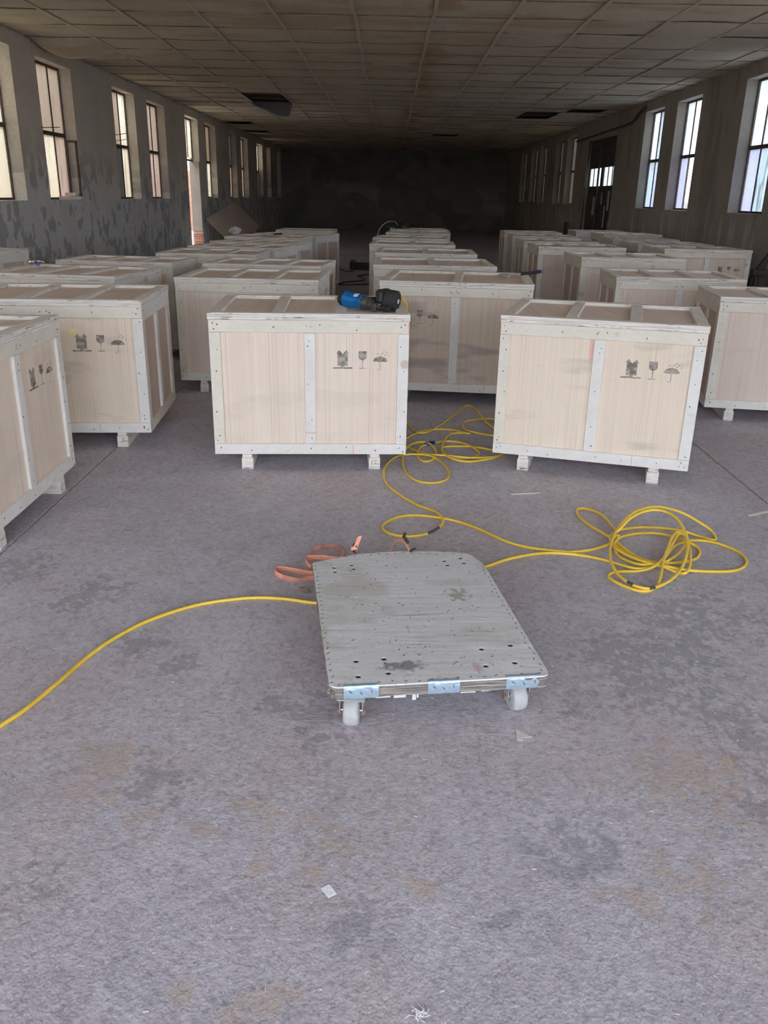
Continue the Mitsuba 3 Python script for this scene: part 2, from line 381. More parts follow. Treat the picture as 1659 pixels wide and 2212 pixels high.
def ribbon(path, up, width, thick=0.0018):
    """A flat strap along path; up: its width direction (constant or per point). Returns mesh and uv."""
    p = np.asarray(path, float)
    u = np.broadcast_to(np.asarray(up, float), p.shape)
    u = u / np.linalg.norm(u, axis=1, keepdims=True)
    t = np.gradient(p, axis=0)
    nrm = np.cross(t, u)
    nrm /= np.linalg.norm(nrm, axis=1, keepdims=True) + 1e-12
    s = np.concatenate([[0], np.cumsum(np.linalg.norm(np.diff(p, axis=0), axis=1))])
    ring, uv = [], []
    for du, dn in ((-.5, -.5), (.5, -.5), (.5, .5), (-.5, .5)):
        ring.append(p + u * width * du + nrm * thick * dn)
        uv.append(np.stack([s, np.full(len(p), du + .5)], 1))
    v, uv = np.concatenate(ring), np.concatenate(uv)
    n = len(p)
    f = []
    for k in range(4):
        k2 = (k + 1) % 4
        for i in range(n - 1):
            f += [(k * n + i, k2 * n + i, k2 * n + i + 1), (k * n + i, k2 * n + i + 1, k * n + i + 1)]
    f += [(0, n, 2 * n), (0, 2 * n, 3 * n), (n - 1, 3 * n - 1, 2 * n - 1), (n - 1, 4 * n - 1, 3 * n - 1)]
    return trimesh.Trimesh(v, f, process=False), uv


taken = {}


def key(name):
    n = taken.get(name, 0)
    taken[name] = n + 1
    return name if n == 0 else f'{name}_{n:03d}'


def put(name, shape, parent=None, label=None, cat=None, group=None, kind=None, to_world=None):
    """One entry of the scene: shape is a ply dict."""
    k = key((parent + '__' if parent else '') + name)
    if to_world is not None:
        shape = {**shape, 'to_world': to_world}
    scene[k] = shape
    tag(k, label, cat, group, kind)
    return k


def tag(k, label=None, cat=None, group=None, kind=None):
    d = {a: b for a, b in (('label', label), ('category', cat), ('group', group), ('kind', kind)) if b}
    if d:
        labels[k] = d


def thing(name, label, cat, group=None):
    k = key(name)
    tag(k, label, cat, group)
    return k


def ob(name, mesh, m, parent=None, smooth=False, **kw):
    return put(name, mikit.ply(mesh, m, smooth=smooth), parent, **kw)


# ------------------------------------------------------------------ the hall
# floor: three slabs cast side by side, with narrow joints along the hall
def floor_slab(x0, x1):
    return chbox(x0, x1, Y0, YF + 0.02, -0.12, 0.0, 0.004)


tag('floor', kind='structure')
taken['floor'] = 1
put('slab', mikit.ply(floor_slab(XL - .02, -1.812), 'm_floor'), 'floor')
put('slab', mikit.ply(floor_slab(-1.806, 2.2035), 'm_floor'), 'floor')
put('slab', mikit.ply(floor_slab(2.2105, XR + .02), 'm_floor'), 'floor')
scene['floor'] = mikit.ply(plain_box(XL - .02, XR + .02, Y0, YF + .02, -0.2, -0.121), 'm_floor')

WIN_Z = (1.45, 3.5)
L_WIN = [(1.9, 3.4), (5.6, 7.1), (8.1, 9.6), (11.75, 13.25), (14.15, 15.65), (17.86, 19.36), (20.3, 21.85), (26.4, 28.0), (30.25, 31.68), (32.65, 34.2), (36.45, 38.08), (39.15, 40.55), (42.75, 44.05)]
L_DOOR = (23.95, 25.52)
R_WIN = [(1.5, 3.0), (3.9, 5.4), (7.6, 9.1), (10.1, 11.6), (13.8, 15.23), (17.3, 18.72), (19.58, 20.98), (28.4, 29.85), (30.5, 31.85), (33.7, 35.1), (35.8, 37.25), (38.6, 40.1)]
R_DOOR = (23.4, 26.7)


def side_wall(x, wins, door, door_top):
    poly = sbox(Y0 - WT, -0.1, YF + WT, 4.45)
    for a, b in wins:
        poly = poly.difference(sbox(a, WIN_Z[0], b, WIN_Z[1]))
    poly = poly.difference(sbox(door[0], 0.0, door[1], door_top))
    m = extrude(poly, WT)
    v = m.vertices.copy()
    m.vertices = np.stack([x + v[:, 2], v[:, 0], v[:, 1]], 1)
    m.fix_normals()
    return m


ob('wall_left', side_wall(XL - WT, L_WIN, L_DOOR, 3.5), 'm_wall_left', kind='structure')
ob('wall_right', side_wall(XR, R_WIN, R_DOOR, 3.2), 'm_wall_right', kind='structure')
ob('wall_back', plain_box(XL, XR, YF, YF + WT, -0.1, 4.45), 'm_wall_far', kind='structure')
front = sbox(XL, -0.1, XR, 4.45).difference(sbox(-4.6, 0.0, 5.0, 3.5))
fm = extrude(front, WT)
fv = fm.vertices.copy()
fm.vertices = np.stack([fv[:, 0], Y0 - WT + fv[:, 2], fv[:, 1]], 1)
fm.fix_normals()
ob('wall_front', fm, 'm_wall_right', kind='structure')
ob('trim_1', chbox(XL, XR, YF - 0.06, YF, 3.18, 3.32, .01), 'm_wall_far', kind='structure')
ob('roof', plain_box(XL - .7, XR + .7, Y0 - .6, YF + .7, 4.45, 4.55), 'm_roof', kind='structure')
rng = np.random.default_rng(4)
pur = mikit.ply(chbox(XL, XR, -.04, .04, 0, .10, .004), 'm_purlin')
for i in range(52):
    put('purlin', pur, 'roof', to_world=T().translate([0, 20.2 + i * 0.36, 3.93]))

# suspended ceiling: square boards on battens
TX, TY, KX0, IY0 = 0.979, 0.9924, -5.392, 11.886
MISSING = {(2, 9), (2, 10), (9, 12), (9, 13), (10, 11), (0, 17), (0, 21), (7, 21)}


def tile_mesh(w, sag, seed, amp=0.006, n=6, hang=0.0):
    r = np.random.default_rng(seed)
    g = np.linspace(0, 1, n + 1)
    U, V = np.meshgrid(g, g, indexing='ij')
    ph = r.uniform(0, 6.28, 4)
    z = -sag * np.sin(np.pi * U) * (0.55 + 0.45 * np.sin(np.pi * V)) + amp * np.sin(np.pi * U) * np.sin(3 * V + ph[0]) + amp * np.sin(np.pi * U) * (r.uniform(-1, 1) * (V - .5) * 2)
    z = z - hang * np.sin(np.pi * np.clip((1 - U) * 0.85, 0, 1)) * np.sin(np.pi * np.clip(V, 0, 1) * 0.72)
    x, y = 0.004 + U * (w - 0.008), 0.011 + V * (TY - 0.022)
    bot, top = np.stack([x, y, z], -1).reshape(-1, 3), np.stack([x, y, z + 0.012], -1).reshape(-1, 3)
    m = n + 1
    i, j = np.meshgrid(np.arange(n), np.arange(n), indexing='ij')
    q = np.stack([i * m + j, i * m + j + 1, (i + 1) * m + j + 1, (i + 1) * m + j], -1).reshape(-1, 4)
    f = np.vstack([q[:, [0, 1, 2]], q[:, [0, 2, 3]]])
    f2 = f[:, ::-1] + m * m
    edge = [(k * m, (k + 1) * m) for k in range(n)] + [((k + 1) * m + n, k * m + n) for k in range(n)] + [(k + 1, k) for k in range(n)] + [(n * m + k, n * m + k + 1) for k in range(n)]
    s = []
    for a, b in edge:
        s += [(a, b, b + m * m), (a, b + m * m, a + m * m)]
    mesh = trimesh.Trimesh(np.vstack([bot, top]), np.vstack([f, f2, s]), process=False)
    mesh.fix_normals()
    return mesh


variants = [mikit.ply(tile_mesh(TX, float(np.abs(rng.normal(0.008, 0.010))), 50 + s), 'm_tile', smooth=40) for s in range(22)]
narrow = [mikit.ply(tile_mesh(XR - (KX0 + 11 * TX), 0.004, 90 + s), 'm_tile', smooth=40) for s in range(4)]
bulge = mikit.ply(tile_mesh(TX, 0.0, 7, 0.004, 12, hang=0.20), 'm_tile', smooth=40)
bulge2 = mikit.ply(tile_mesh(TX, 0.0, 8, 0.006, 8, hang=0.06), 'm_tile', smooth=40)
scene['ceiling'] = mikit.ply(plain_box(XL, XR, Y0, IY0 - 2 * TY, HC, HC + 0.012), 'm_tile')
tag('ceiling', kind='structure')
taken['ceiling'] = 1
count, rest = 0, []
for i in range(-2, 33):
    for k in range(12):
        if (k, i) in MISSING:
            continue
        at = [KX0 + k * TX, IY0 + i * TY, HC + float(rng.normal(0, 0.003))]
        sh = narrow[rng.integers(4)] if k == 11 else bulge if (k, i) == (0, 2) else bulge2 if (k, i) in ((0, 3), (1, 3), (2, 6)) else variants[rng.integers(22)]
        if i <= 22 and count < 299:
            put('tile', sh, 'ceiling', to_world=T().translate(at))
            count += 1
        else:
            w = XR - (KX0 + 11 * TX) if k == 11 else TX
            m = plain_box(at[0] + .004, at[0] + w - .004, at[1] + .005, at[1] + TY - .005, at[2], at[2] + .012)
            rest.append(m)
ob('far_tiles', trimesh.util.concatenate(rest), 'm_tile', 'ceiling', kind='stuff')
# a board that has come loose and hangs by one edge beside the hole
loose = tile_mesh(TX, 0.0, 3, 0.004, 10)
lv = loose.vertices.copy()
U_, V_ = lv[:, 0] / TX, lv[:, 1] / TY
lv[:, 2] -= 0.40 * (1 - V_) * (0.25 + 0.75 * np.clip(U_ * 1.3, 0, 1)) + 0.05 * np.sin(np.pi * V_)
loose.vertices = lv + [KX0 + 2 * TX, IY0 + 10 * TY, HC]
ob('loose_tile', loose, 'm_tile_back', 'ceiling', smooth=40)
for k in range(1, 12):
    x = KX0 + k * TX
    ys = np.arange(IY0 - 2 * TY, YF, 0.5)
    wob = 0.012 * np.sin(ys * 0.9 + k * 1.7) + 0.008 * np.sin(ys * 2.3 + k)
    zz = HC - 0.006 - 0.008 * np.abs(np.sin(ys * 0.55 + k * 2.1))
    p = np.stack([x + wob, ys, zz], 1)
    m, _ = ribbon(p, (1, 0, 0), 0.045, 0.010)
    m.fix_normals()
    ob('batten', m, 'm_batten', 'ceiling')
for i in range(-2, 33):  # added dark strips that paint in the shadow of the cross seams
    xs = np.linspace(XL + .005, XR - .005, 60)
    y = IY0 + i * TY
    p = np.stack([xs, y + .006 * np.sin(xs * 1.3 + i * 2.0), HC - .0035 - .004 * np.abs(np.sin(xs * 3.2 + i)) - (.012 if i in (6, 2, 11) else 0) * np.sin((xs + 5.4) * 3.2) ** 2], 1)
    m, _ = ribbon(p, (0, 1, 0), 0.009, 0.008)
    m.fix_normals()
    ob('seam_shadow_strip', m, 'm_seam_shadow', 'ceiling')
ob('batten', ribbon(spline([(-3.40, 21.1, 3.69), (-3.30, 22.3, 3.60), (-3.05, 23.6, 3.42)]), (1, 0, 0), 0.045, 0.010)[0], 'm_batten', 'ceiling')


# ------------------------------------------------------------------ windows
def window(n, side, a, b, top, bot, extra=None, upper_only=False):
    """side -1 left, 1 right; a..b along the wall. top / bot: materials of the three panes (None: missing)."""
    nm = f'window_{n}'
    tag(nm, kind='structure')
    x0 = (XL - 0.24 if side < 0 else XR + 0.19)
    x1 = x0 + 0.05
    zt, zb, zm = WIN_Z[1], WIN_Z[0], 2.47
    if upper_only:
        zb = 2.42
    fr = [plain_box(x0, x1, a, a + .03, zb, zt), plain_box(x0, x1, b - .03, b, zb, zt), plain_box(x0, x1, a + .03, b - .03, zt - .035, zt)]
    fr.append(plain_box(x0, x1, a + .03, b - .03, zb, zb + .035))
    scene[nm] = mikit.ply(trimesh.util.concatenate(fr), 'm_frame')
    taken[nm] = 1
    w = (b - a - .06) / 3
    rows = [(zm + .03, zt - .035, top)] if upper_only else [(zm + .03, zt - .035, top), (zb + .035, zm - .03, bot)]
    if not upper_only:
        ob('transom', chbox(x0 - .005, x1 + .008, a + .03, b - .03, zm - .03, zm + .03, .004), 'm_frame', nm)
    for z0, z1, ms in rows:
        for j in range(1, 3):
            y = a + .03 + j * w
            ob('mullion', plain_box(x0 + .01, x1 - .005, y - .011, y + .011, z0, z1), 'm_frame', nm)
        for j, mname in enumerate(ms):
            if mname is None:
                continue
            ya, yb = a + .03 + j * w + .011, a + .03 + (j + 1) * w - .011
            xp = x0 + .028
            pl = Polygon([(ya, z0), (yb, z0), (yb, z1), (ya, z1)])
            if extra and (z0, j) in extra:
                pl = pl.difference(extra[(z0, j)](ya, yb, z0, z1))
            m = extrude(pl, 0.002)
            v = m.vertices.copy()
            m.vertices = np.stack([xp + v[:, 2] * 0, v[:, 0], v[:, 1]], 1)[:, :]
            # a single sheet
            keep = np.abs(m.face_normals[:, 0]) > -1
            tri = trimesh.Trimesh(*pane_sheet(pl, xp), process=False)
            ob('pane', tri, 'm_pane_' + mname, nm)
    return nm


def pane_sheet(pl, x):
    v, f = trimesh.creation.triangulate_polygon(pl, engine='earcut')
    return np.stack([np.full(len(v), x), v[:, 0], v[:, 1]], 1), f


ZT = 2.47 + .03
ZB = 1.45 + .035
low_break = lambda ya, yb, z0, z1: Polygon([(ya, z0), (yb, z0), (yb, z0 + .42), (ya + .06, z0 + .36), (ya, z0 + .16)])
corner_break = lambda ya, yb, z0, z1: Polygon([(ya, z0), (yb, z0), (ya + .1, z0 + .35), (ya, z0 + .6)])
window(1, -1, *L_WIN[3], ('cream', 'cream', 'cream'), ('cream', 'cream', 'cream'), {(ZB, 1): corner_break})
w2 = window(2, -1, *L_WIN[4], ('tan', 'tan', 'tan'), ('cream', 'cream', 'pink'), {(ZT, 0): low_break})
w3 = window(3, -1, *L_WIN[5], ('tan', 'tan', 'cream'), ('cream', 'grey', 'cream'))
window(4, -1, *L_WIN[6], ('tan', 'tan', 'tan'), ('pink', 'pink', 'pink'))
window(5, -1, *L_DOOR, ('cream', 'cream', 'cream'), (), None, True)
window(6, -1, *L_WIN[7], ('brown', 'brown', 'brown'), ('cream', 'cream', 'cream'))
window(7, -1, *L_WIN[8], ('dim', 'dim', 'grey'), ('grey', 'brown', 'tan'))
window(8, -1, *L_WIN[9], ('dim', 'tan', 'brown'), ('brown', 'tan', 'tan'))
window(9, -1, *L_WIN[10], ('dim', 'tan', 'cream'), ('grey', 'dim', 'grey'))
window(10, -1, *L_WIN[11], ('soot', 'dim', 'brown'), ('dim', 'brown', 'dim'))
window(11, -1, *L_WIN[12], ('soot', 'soot', 'soot'), ('soot', 'dim', 'soot'))
for q, (a, b) in enumerate(L_WIN[:3]):
    window(12 + q, -1, a, b, ('tan', 'cream', 'tan'), ('cream', 'tan', 'pink'))
window(15, 1, *R_WIN[4], ('frost', 'frost', 'frost'), ('violet', 'teal', 'violet'))
window(16, 1, *R_WIN[5], ('frost', 'frost', 'frost'), ('clear', 'clear', 'violet'))
window(17, 1, *R_WIN[6], ('teal', 'teal', 'frost'), ('violet', 'violet', 'teal'))
window(18, 1, *R_WIN[7], ('brown', 'dim', 'dim'), ('pink', 'tan', 'dim'))
window(19, 1, *R_WIN[8], ('dim', 'dim', 'soot'), ('brown', 'dim', 'soot'))
window(20, 1, *R_WIN[9], ('dim', 'soot', 'soot'), ('brown', 'dim', 'soot'))
window(21, 1, *R_WIN[10], ('soot', 'soot', 'soot'), ('soot', 'dim', 'soot'))
window(22, 1, *R_WIN[11], ('soot', 'soot', 'soot'), ('soot', 'soot', 'soot'))
for q, (a, b) in enumerate(R_WIN[:4]):
    window(23 + q, 1, a, b, ('frost', 'clear', 'frost') if q < 2 else ('clear', 'frost', 'clear'), ('violet', 'teal', 'frost') if q < 2 else ('frost', 'clear', 'clear'))  # unseen near windows, some panes made clear to brighten the left wall
# thin reinforcing rods sticking out of the reveals, and a casement folded against the reveal of window 2
ob('rod', rod((XL - .2, 14.2, 2.50), (XL + .34, 13.95, 2.50), .006, 6), 'm_frame', w2)
ob('rod', rod((XL - .2, 18.1, 2.62), (XL + .30, 17.6, 2.65), .006, 6), 'm_frame', w3)
ob('rod', rod((XL - .2, 18.5, 2.56), (XL + .16, 18.0, 2.56), .006, 6), 'm_frame', w3)
cf = [plain_box(XL - .19, XL - .16, 15.56, 15.60, 1.50, 2.40), plain_box(XL - .02, XL + .01, 15.56, 15.60, 1.50, 2.40), plain_box(XL - .19, XL + .01, 15.56, 15.60, 2.37, 2.40), plain_box(XL - .19, XL + .01, 15.56, 15.60, 1.50, 1.53)]
ob('casement', trimesh.util.concatenate(cf), 'm_frame', w2)
for q, (dx, y, z, rz) in enumerate(((-.06, 15.42, 1.452, 12), (-.10, 15.40, 1.508, -18), (-.12, 15.1, 1.452, 40))):
    put('brick', mikit.ply(chbox(-.11, .11, -.055, .055, 0, .053, .004), 'm_white_brick'), None, ['whitish broken brick lying lowest on the sill of the second tall left window', 'whitish brick lying across another brick on the left window sill', 'whitish brick half hidden deeper on the left window sill'][q],
        'brick', None, to_world=T().translate([XL + dx, y, z]).rotate([0, 0, 1], rz))
# left doorway: rough plaster jamb with bare bricks at its foot
ob('trim_2', chbox(XL - .29, XL - .01, L_DOOR[1] - .05, L_DOOR[1], 0.55, 2.42, .006), 'm_plaster', kind='structure')
jb = mikit.ply(chbox(-.12, .12, -.025, .025, 0, .056, .004), 'm_brick_far')
for r_ in range(8):
    put('jamb_brick', jb, 'wall_left', to_world=T().translate([XL - .16 + (.03 if r_ % 2 else -.01), L_DOOR[1] - .025, 0.005 + .067 * r_]))

# right door: two dark leaves with a glazed band, braces leaning across it and a track pipe above
tag('door_1', kind='structure')
taken['door_1'] = 1
dx0 = XR + 0.10
dy0, dy1 = R_DOOR
frame = [plain_box(dx0, dx0 + .06, dy0, dy0 + .10, 0, 3.2), plain_box(dx0, dx0 + .06, dy1 - .10, dy1, 0, 3.2), plain_box(dx0, dx0 + .06, dy0 + .1, dy1 - .1, 3.12, 3.2),
         plain_box(dx0, dx0 + .06, (dy0 + dy1) / 2 - .14, (dy0 + dy1) / 2 + .14, 0, 3.12)]
scene['door_1'] = mikit.ply(trimesh.util.concatenate(frame), 'm_frame')
mid = (dy0 + dy1) / 2
for a, b in ((dy0 + .1, mid - .14), (mid + .14, dy1 - .1)):
    ob('upper_panel', plain_box(dx0 + .02, dx0 + .04, a, b, 2.46, 3.12), 'm_dark_wood', 'door_1')
    ob('lower_panel', plain_box(dx0 + .02, dx0 + .04, a, b, 0.02, 1.98), 'm_dark_wood', 'door_1')
    w = (b - a) / 3
    for j in range(3):
        ob('pane', trimesh.Trimesh(*pane_sheet(Polygon([(a + j * w + .015, 1.98), (a + (j + 1) * w - .015, 1.98), (a + (j + 1) * w - .015, 2.46), (a + j * w + .015, 2.46)]), dx0 + .03), process=False), 'm_pane_frost', 'door_1')
        if j:
            ob('glazing_bar', plain_box(dx0 + .01, dx0 + .05, a + j * w - .015, a + j * w + .015, 1.98, 2.46), 'm_frame', 'door_1')
for a, b in (((XR - .25, 24.0, 0.02), (XR - .03, 24.9, 3.2)), ((XR - .30, 25.4, 0.02), (XR - .03, 26.3, 3.2))):
    ob('brace', tube([a, b], .022, 6), 'm_dark_wood', 'door_1')
for y, z, w, h in ((23.9, 1.35, .28, .5), (24.3, .9, .18, .55), (25.6, 1.2, .3, .5), (23.75, .75, .12, .35), (24.75, 1.5, .16, .3)):
    ob('paper', plain_box(dx0 - .004, dx0 - .001, y, y + w, z, z + h), 'm_paper', 'door_1')
ob('track_pipe', tube(spline([(XR - .05, 20.9, 3.60), (XR - .05, 21.4, 3.51), (XR - .05, 22.0, 3.36), (XR - .05, 24, 3.33), (XR - .05, 28.2, 3.29)]), .025, 8), 'm_frame', 'door_1')
# plain exterior: ground all round, the brick neighbour across a narrow alley on the left
ob('exterior_ground', plain_box(-60, 60, -60, 110, -0.40, -0.21), 'm_ground', kind='structure')
ob('exterior_apron', plain_box(-9, 9, -14, Y0 - .31, -0.205, -0.02), 'm_ground', kind='structure')
ob('exterior_alley', plain_box(-9.0, XL - WT - .01, Y0, 70, -0.205, -0.02), 'm_ground', kind='structure')
ob('exterior_neighbour_wall', plain_box(-9.4, -9.0, -6, 75, -0.2, 4.7), 'm_brick_far', kind='structure')

# ------------------------------------------------------------------ plywood shipping crates
CW, CD, CS, CB = 1.2, 0.995, 0.1015, 0.823      # width, depth, skid height, body height
RT, BT = 0.072, 0.018                           # rail height, board thickness
SW = 0.066
ZT_ = CS + CB
LT = 0.042


def P(mesh, m):
    return mikit.ply(mesh, m)


def front_frame(y0, y1):
    """boards on a long face between depths y0 < y1: rails full width, stiles between"""
    h = CW / 2
    out = [('rail', chbox(-h, h, y0, y1, ZT_ - RT, ZT_)), ('rail', chbox(-h, h * .44, y0, y1, CS, CS + RT - .006)), ('rail', chbox(h * .442, h, y0, y1, CS, CS + RT - .006))]
    for x in (-h + SW / 2, 0, h - SW / 2):
        out.append(('stile', chbox(x - SW / 2, x + SW / 2, y0, y1, CS + RT - .005, ZT_ - RT - .001)))
    return out


def side_frame(x0, x1):
    out = [('rail', chbox(x0, x1, BT, CD - BT, ZT_ - RT - .02, ZT_)), ('rail', chbox(x0, x1, BT, CD - BT, CS, CS + RT))]
    for y in (BT + SW / 2, CD / 2, CD - BT - SW / 2):
        out.append(('stile', chbox(x0, x1, y - SW / 2, y + SW / 2, CS + RT + .001, ZT_ - RT - .021)))
    return out


crate_boards = [(n, P(m, 'm_board' if i % 3 else 'm_board_cream')) for i, (n, m) in enumerate(
    front_frame(0, BT) + front_frame(CD - BT, CD) + side_frame(-CW / 2, -CW / 2 + BT) + side_frame(CW / 2 - BT, CW / 2))]
PT = 0.009


def panel_meshes():
    h = CW / 2
    return [chbox(-h + BT + .001, h - BT - .001, BT, BT + PT, CS + .002, ZT_, .0005), chbox(-h + BT + .001, h - BT - .001, CD - BT - PT, CD - BT, CS + .002, ZT_, .0005),
            chbox(-h + BT, -h + BT + PT, BT + PT + .001, CD - BT - PT - .001, CS + .002, ZT_, .0005), chbox(h - BT - PT, h - BT, BT + PT + .001, CD - BT - PT - .001, CS + .002, ZT_, .0005)]


PANELS = {}


def panels(tone):
    if tone not in PANELS:
        ms = panel_meshes()
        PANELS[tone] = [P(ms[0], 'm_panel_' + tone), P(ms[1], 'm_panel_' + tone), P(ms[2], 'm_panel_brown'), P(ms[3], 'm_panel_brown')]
    return PANELS[tone]


bottom_sheet = P(chbox(-CW / 2 + BT, CW / 2 - BT, BT + PT, CD - BT - PT, CS, CS + .012, .0005), 'm_panel_brown')


def lid_parts(bars):
    h, t0, t1 = CW / 2 + .004, ZT_ + .018, ZT_ + LT
    sheet = P(chbox(-h, h, -.004, CD + .004, ZT_ + .001, t0, .001), 'm_ply_edge')
    out = [('lid_board', P(chbox(-h, h, -.004, .066, t0, t1), 'm_ply_edge')), ('lid_board', P(chbox(-h, h, CD - .066, CD + .004, t0, t1), 'm_ply_edge'))]
    xs = [-h + .035, h - .035] + [-h + .035 + (2 * h - .07) * (j + 1) / (bars + 1) for j in range(bars)]
    for x in xs:
        out.append(('lid_board', P(chbox(x - .035, x + .035, .0665, CD - .0665, t0, t1 - .002), 'm_ply_edge')))
    rec = P(chbox(-h + .07, h - .07, .066, CD - .066, t0 - .001, t0 + .002, .0005), 'm_panel_pink')
    return sheet, out, rec


LIDS = {2: lid_parts(2), 1: lid_parts(1)}
SK = .402
skid = [P(trimesh.util.concatenate([chbox(-.036, .036, .012, CD - .012, 0, CS - .026, .001), chbox(-.030, .030, .012, CD - .012, CS - .026, CS - .0005, .001)]), 'm_ply_edge')]

# print on the front panel, in metres relative to the crate's centre line and the body's top edge
U = .000309


def zp(pts):
    return [((x - 340) * U + .198, -(y - 270) * U - .175) for x, y in pts]


arrow = Polygon(zp([(150, 603), (305, 603), (305, 575), (240, 575), (240, 332), (215, 332), (275, 268), (338, 345), (345, 345), (413, 268), (465, 332), (443, 332), (443, 575), (378, 575), (378, 603), (530, 603), (530, 633), (150, 633)]))
bowl = [(655, 288), (815, 288), (815, 400)] + [(735 + 80 * math.cos(a), 400 + 57 * math.sin(a)) for a in np.linspace(.2, math.pi - .2, 9)] + [(655, 400)]
goblet = unary_union([Polygon(zp(bowl)), Polygon(zp([(727, 450), (743, 450), (740, 616), (730, 616)])), Polygon(zp([(660, 617), (810, 617), (800, 630), (670, 630)]))])
cano = [(1084 + 144 * math.cos(a), 490 - 104 * math.sin(a)) for a in np.linspace(0, math.pi, 17)] + [(965, 482), (990, 497), (1020, 484), (1052, 498), (1084, 484), (1112, 498), (1145, 484), (1175, 497), (1200, 483)]
hook = [(1085 - 30 + 30 * math.cos(a), 632 + 28 * math.sin(a)) for a in np.linspace(0, math.pi, 9)]
hookp = hook + [(1055 + 22 * math.cos(a), 632 + 20 * math.sin(a)) for a in np.linspace(math.pi, 0, 9)]
umb = unary_union([Polygon(zp(cano)).buffer(0), Polygon(zp([(1078, 480), (1087, 480), (1087, 635), (1077, 635)])), Polygon(zp(hookp)).buffer(0), Polygon(zp([(1081, 365), (1091, 365), (1091, 392), (1081, 392)]))]
                  + [Polygon(zp([(x - 8, y + 14), (x - 13, y + 2), (x + 9, y - 17), (x + 9, y + 4), (x + 2, y + 15)])) for x, y in ((1030, 335), (1155, 293), (1122, 332), (1212, 320), (1180, 360), (1250, 370))])


def decal(poly, y):
    m = extrude(poly, .0004)
    v = m.vertices.copy()
    m.vertices = np.stack([v[:, 0], y - v[:, 2], v[:, 1] + ZT_], 1)
    m.fix_normals()
    return m


marks = [('arrow_print', P(decal(arrow, BT - .0001), 'm_ink')), ('goblet_print', P(decal(goblet, BT - .0001), 'm_ink')), ('umbrella_print', P(decal(umb, BT - .0001), 'm_ink'))]


def nail_mesh(seed):
    r = np.random.default_rng(seed)
    pts = []
    h = CW / 2
    for sx in (-1, 1):
        for x, z in ((.025, -.022), (.05, -.03), (.035, -.05), (.022, -.10), (.045, -.16), (.03, -.30), (.048, -.42), (.026, -.56), (.04, -.70), (.025, -.735), (.05, -.79), (.022, -.80), (.04, -.775)):
            if r.random() < .85:
                pts.append((sx * (h - x + r.normal(0, .004)), -.0006, ZT_ + z + r.normal(0, .006)))
    for x in (-.25, .0, .03, .27, -.02):
        pts.append((x + r.normal(0, .02), -.0006, ZT_ - .035 + r.normal(0, .008)))
    for x in (-.4, -.2, .02, .22, .4):
        pts.append((x + r.normal(0, .03), -.0006, CS + .03 + r.normal(0, .008)))
    for z in (-.12, -.15, -.38, -.6, -.72):
        pts.append((r.normal(0, .012), -.0006, ZT_ + z))
    out = []
    for p in pts:
        c = trimesh.creation.cylinder(r.uniform(.0028, .0045), .0016, sections=7)
        c.apply_transform(trimesh.transformations.rotation_matrix(math.pi / 2, [1, 0, 0]))
        c.apply_translation(p)
        out.append(c)
    for sx in (-1, 1):
        for y, z in ((.05, -.03), (.08, -.06), (.5, -.05), (.94, -.04), (.04, -.25), (.05, -.5), (.95, -.3), (.5, -.4), (.93, -.6), (.05, -.78), (.92, -.78)):
            c = trimesh.creation.cylinder(r.uniform(.0025, .004), .0016, sections=6)
            c.apply_transform(trimesh.transformations.rotation_matrix(math.pi / 2, [0, 1, 0]))
            c.apply_translation((sx * (h + .0006), y, ZT_ + z))
            out.append(c)
    return trimesh.util.concatenate(out)


NAILS = [P(nail_mesh(s), 'm_nail') for s in range(4)]


def strokes(lines, x, z, r=.0016):
    """pen strokes on the end of the right-hand skid"""
    ms = []
    for ln in lines:
        ms.append(tube([(x + a, .0115, z + b) for a, b in ln], r, 5))
    return trimesh.util.concatenate(ms)


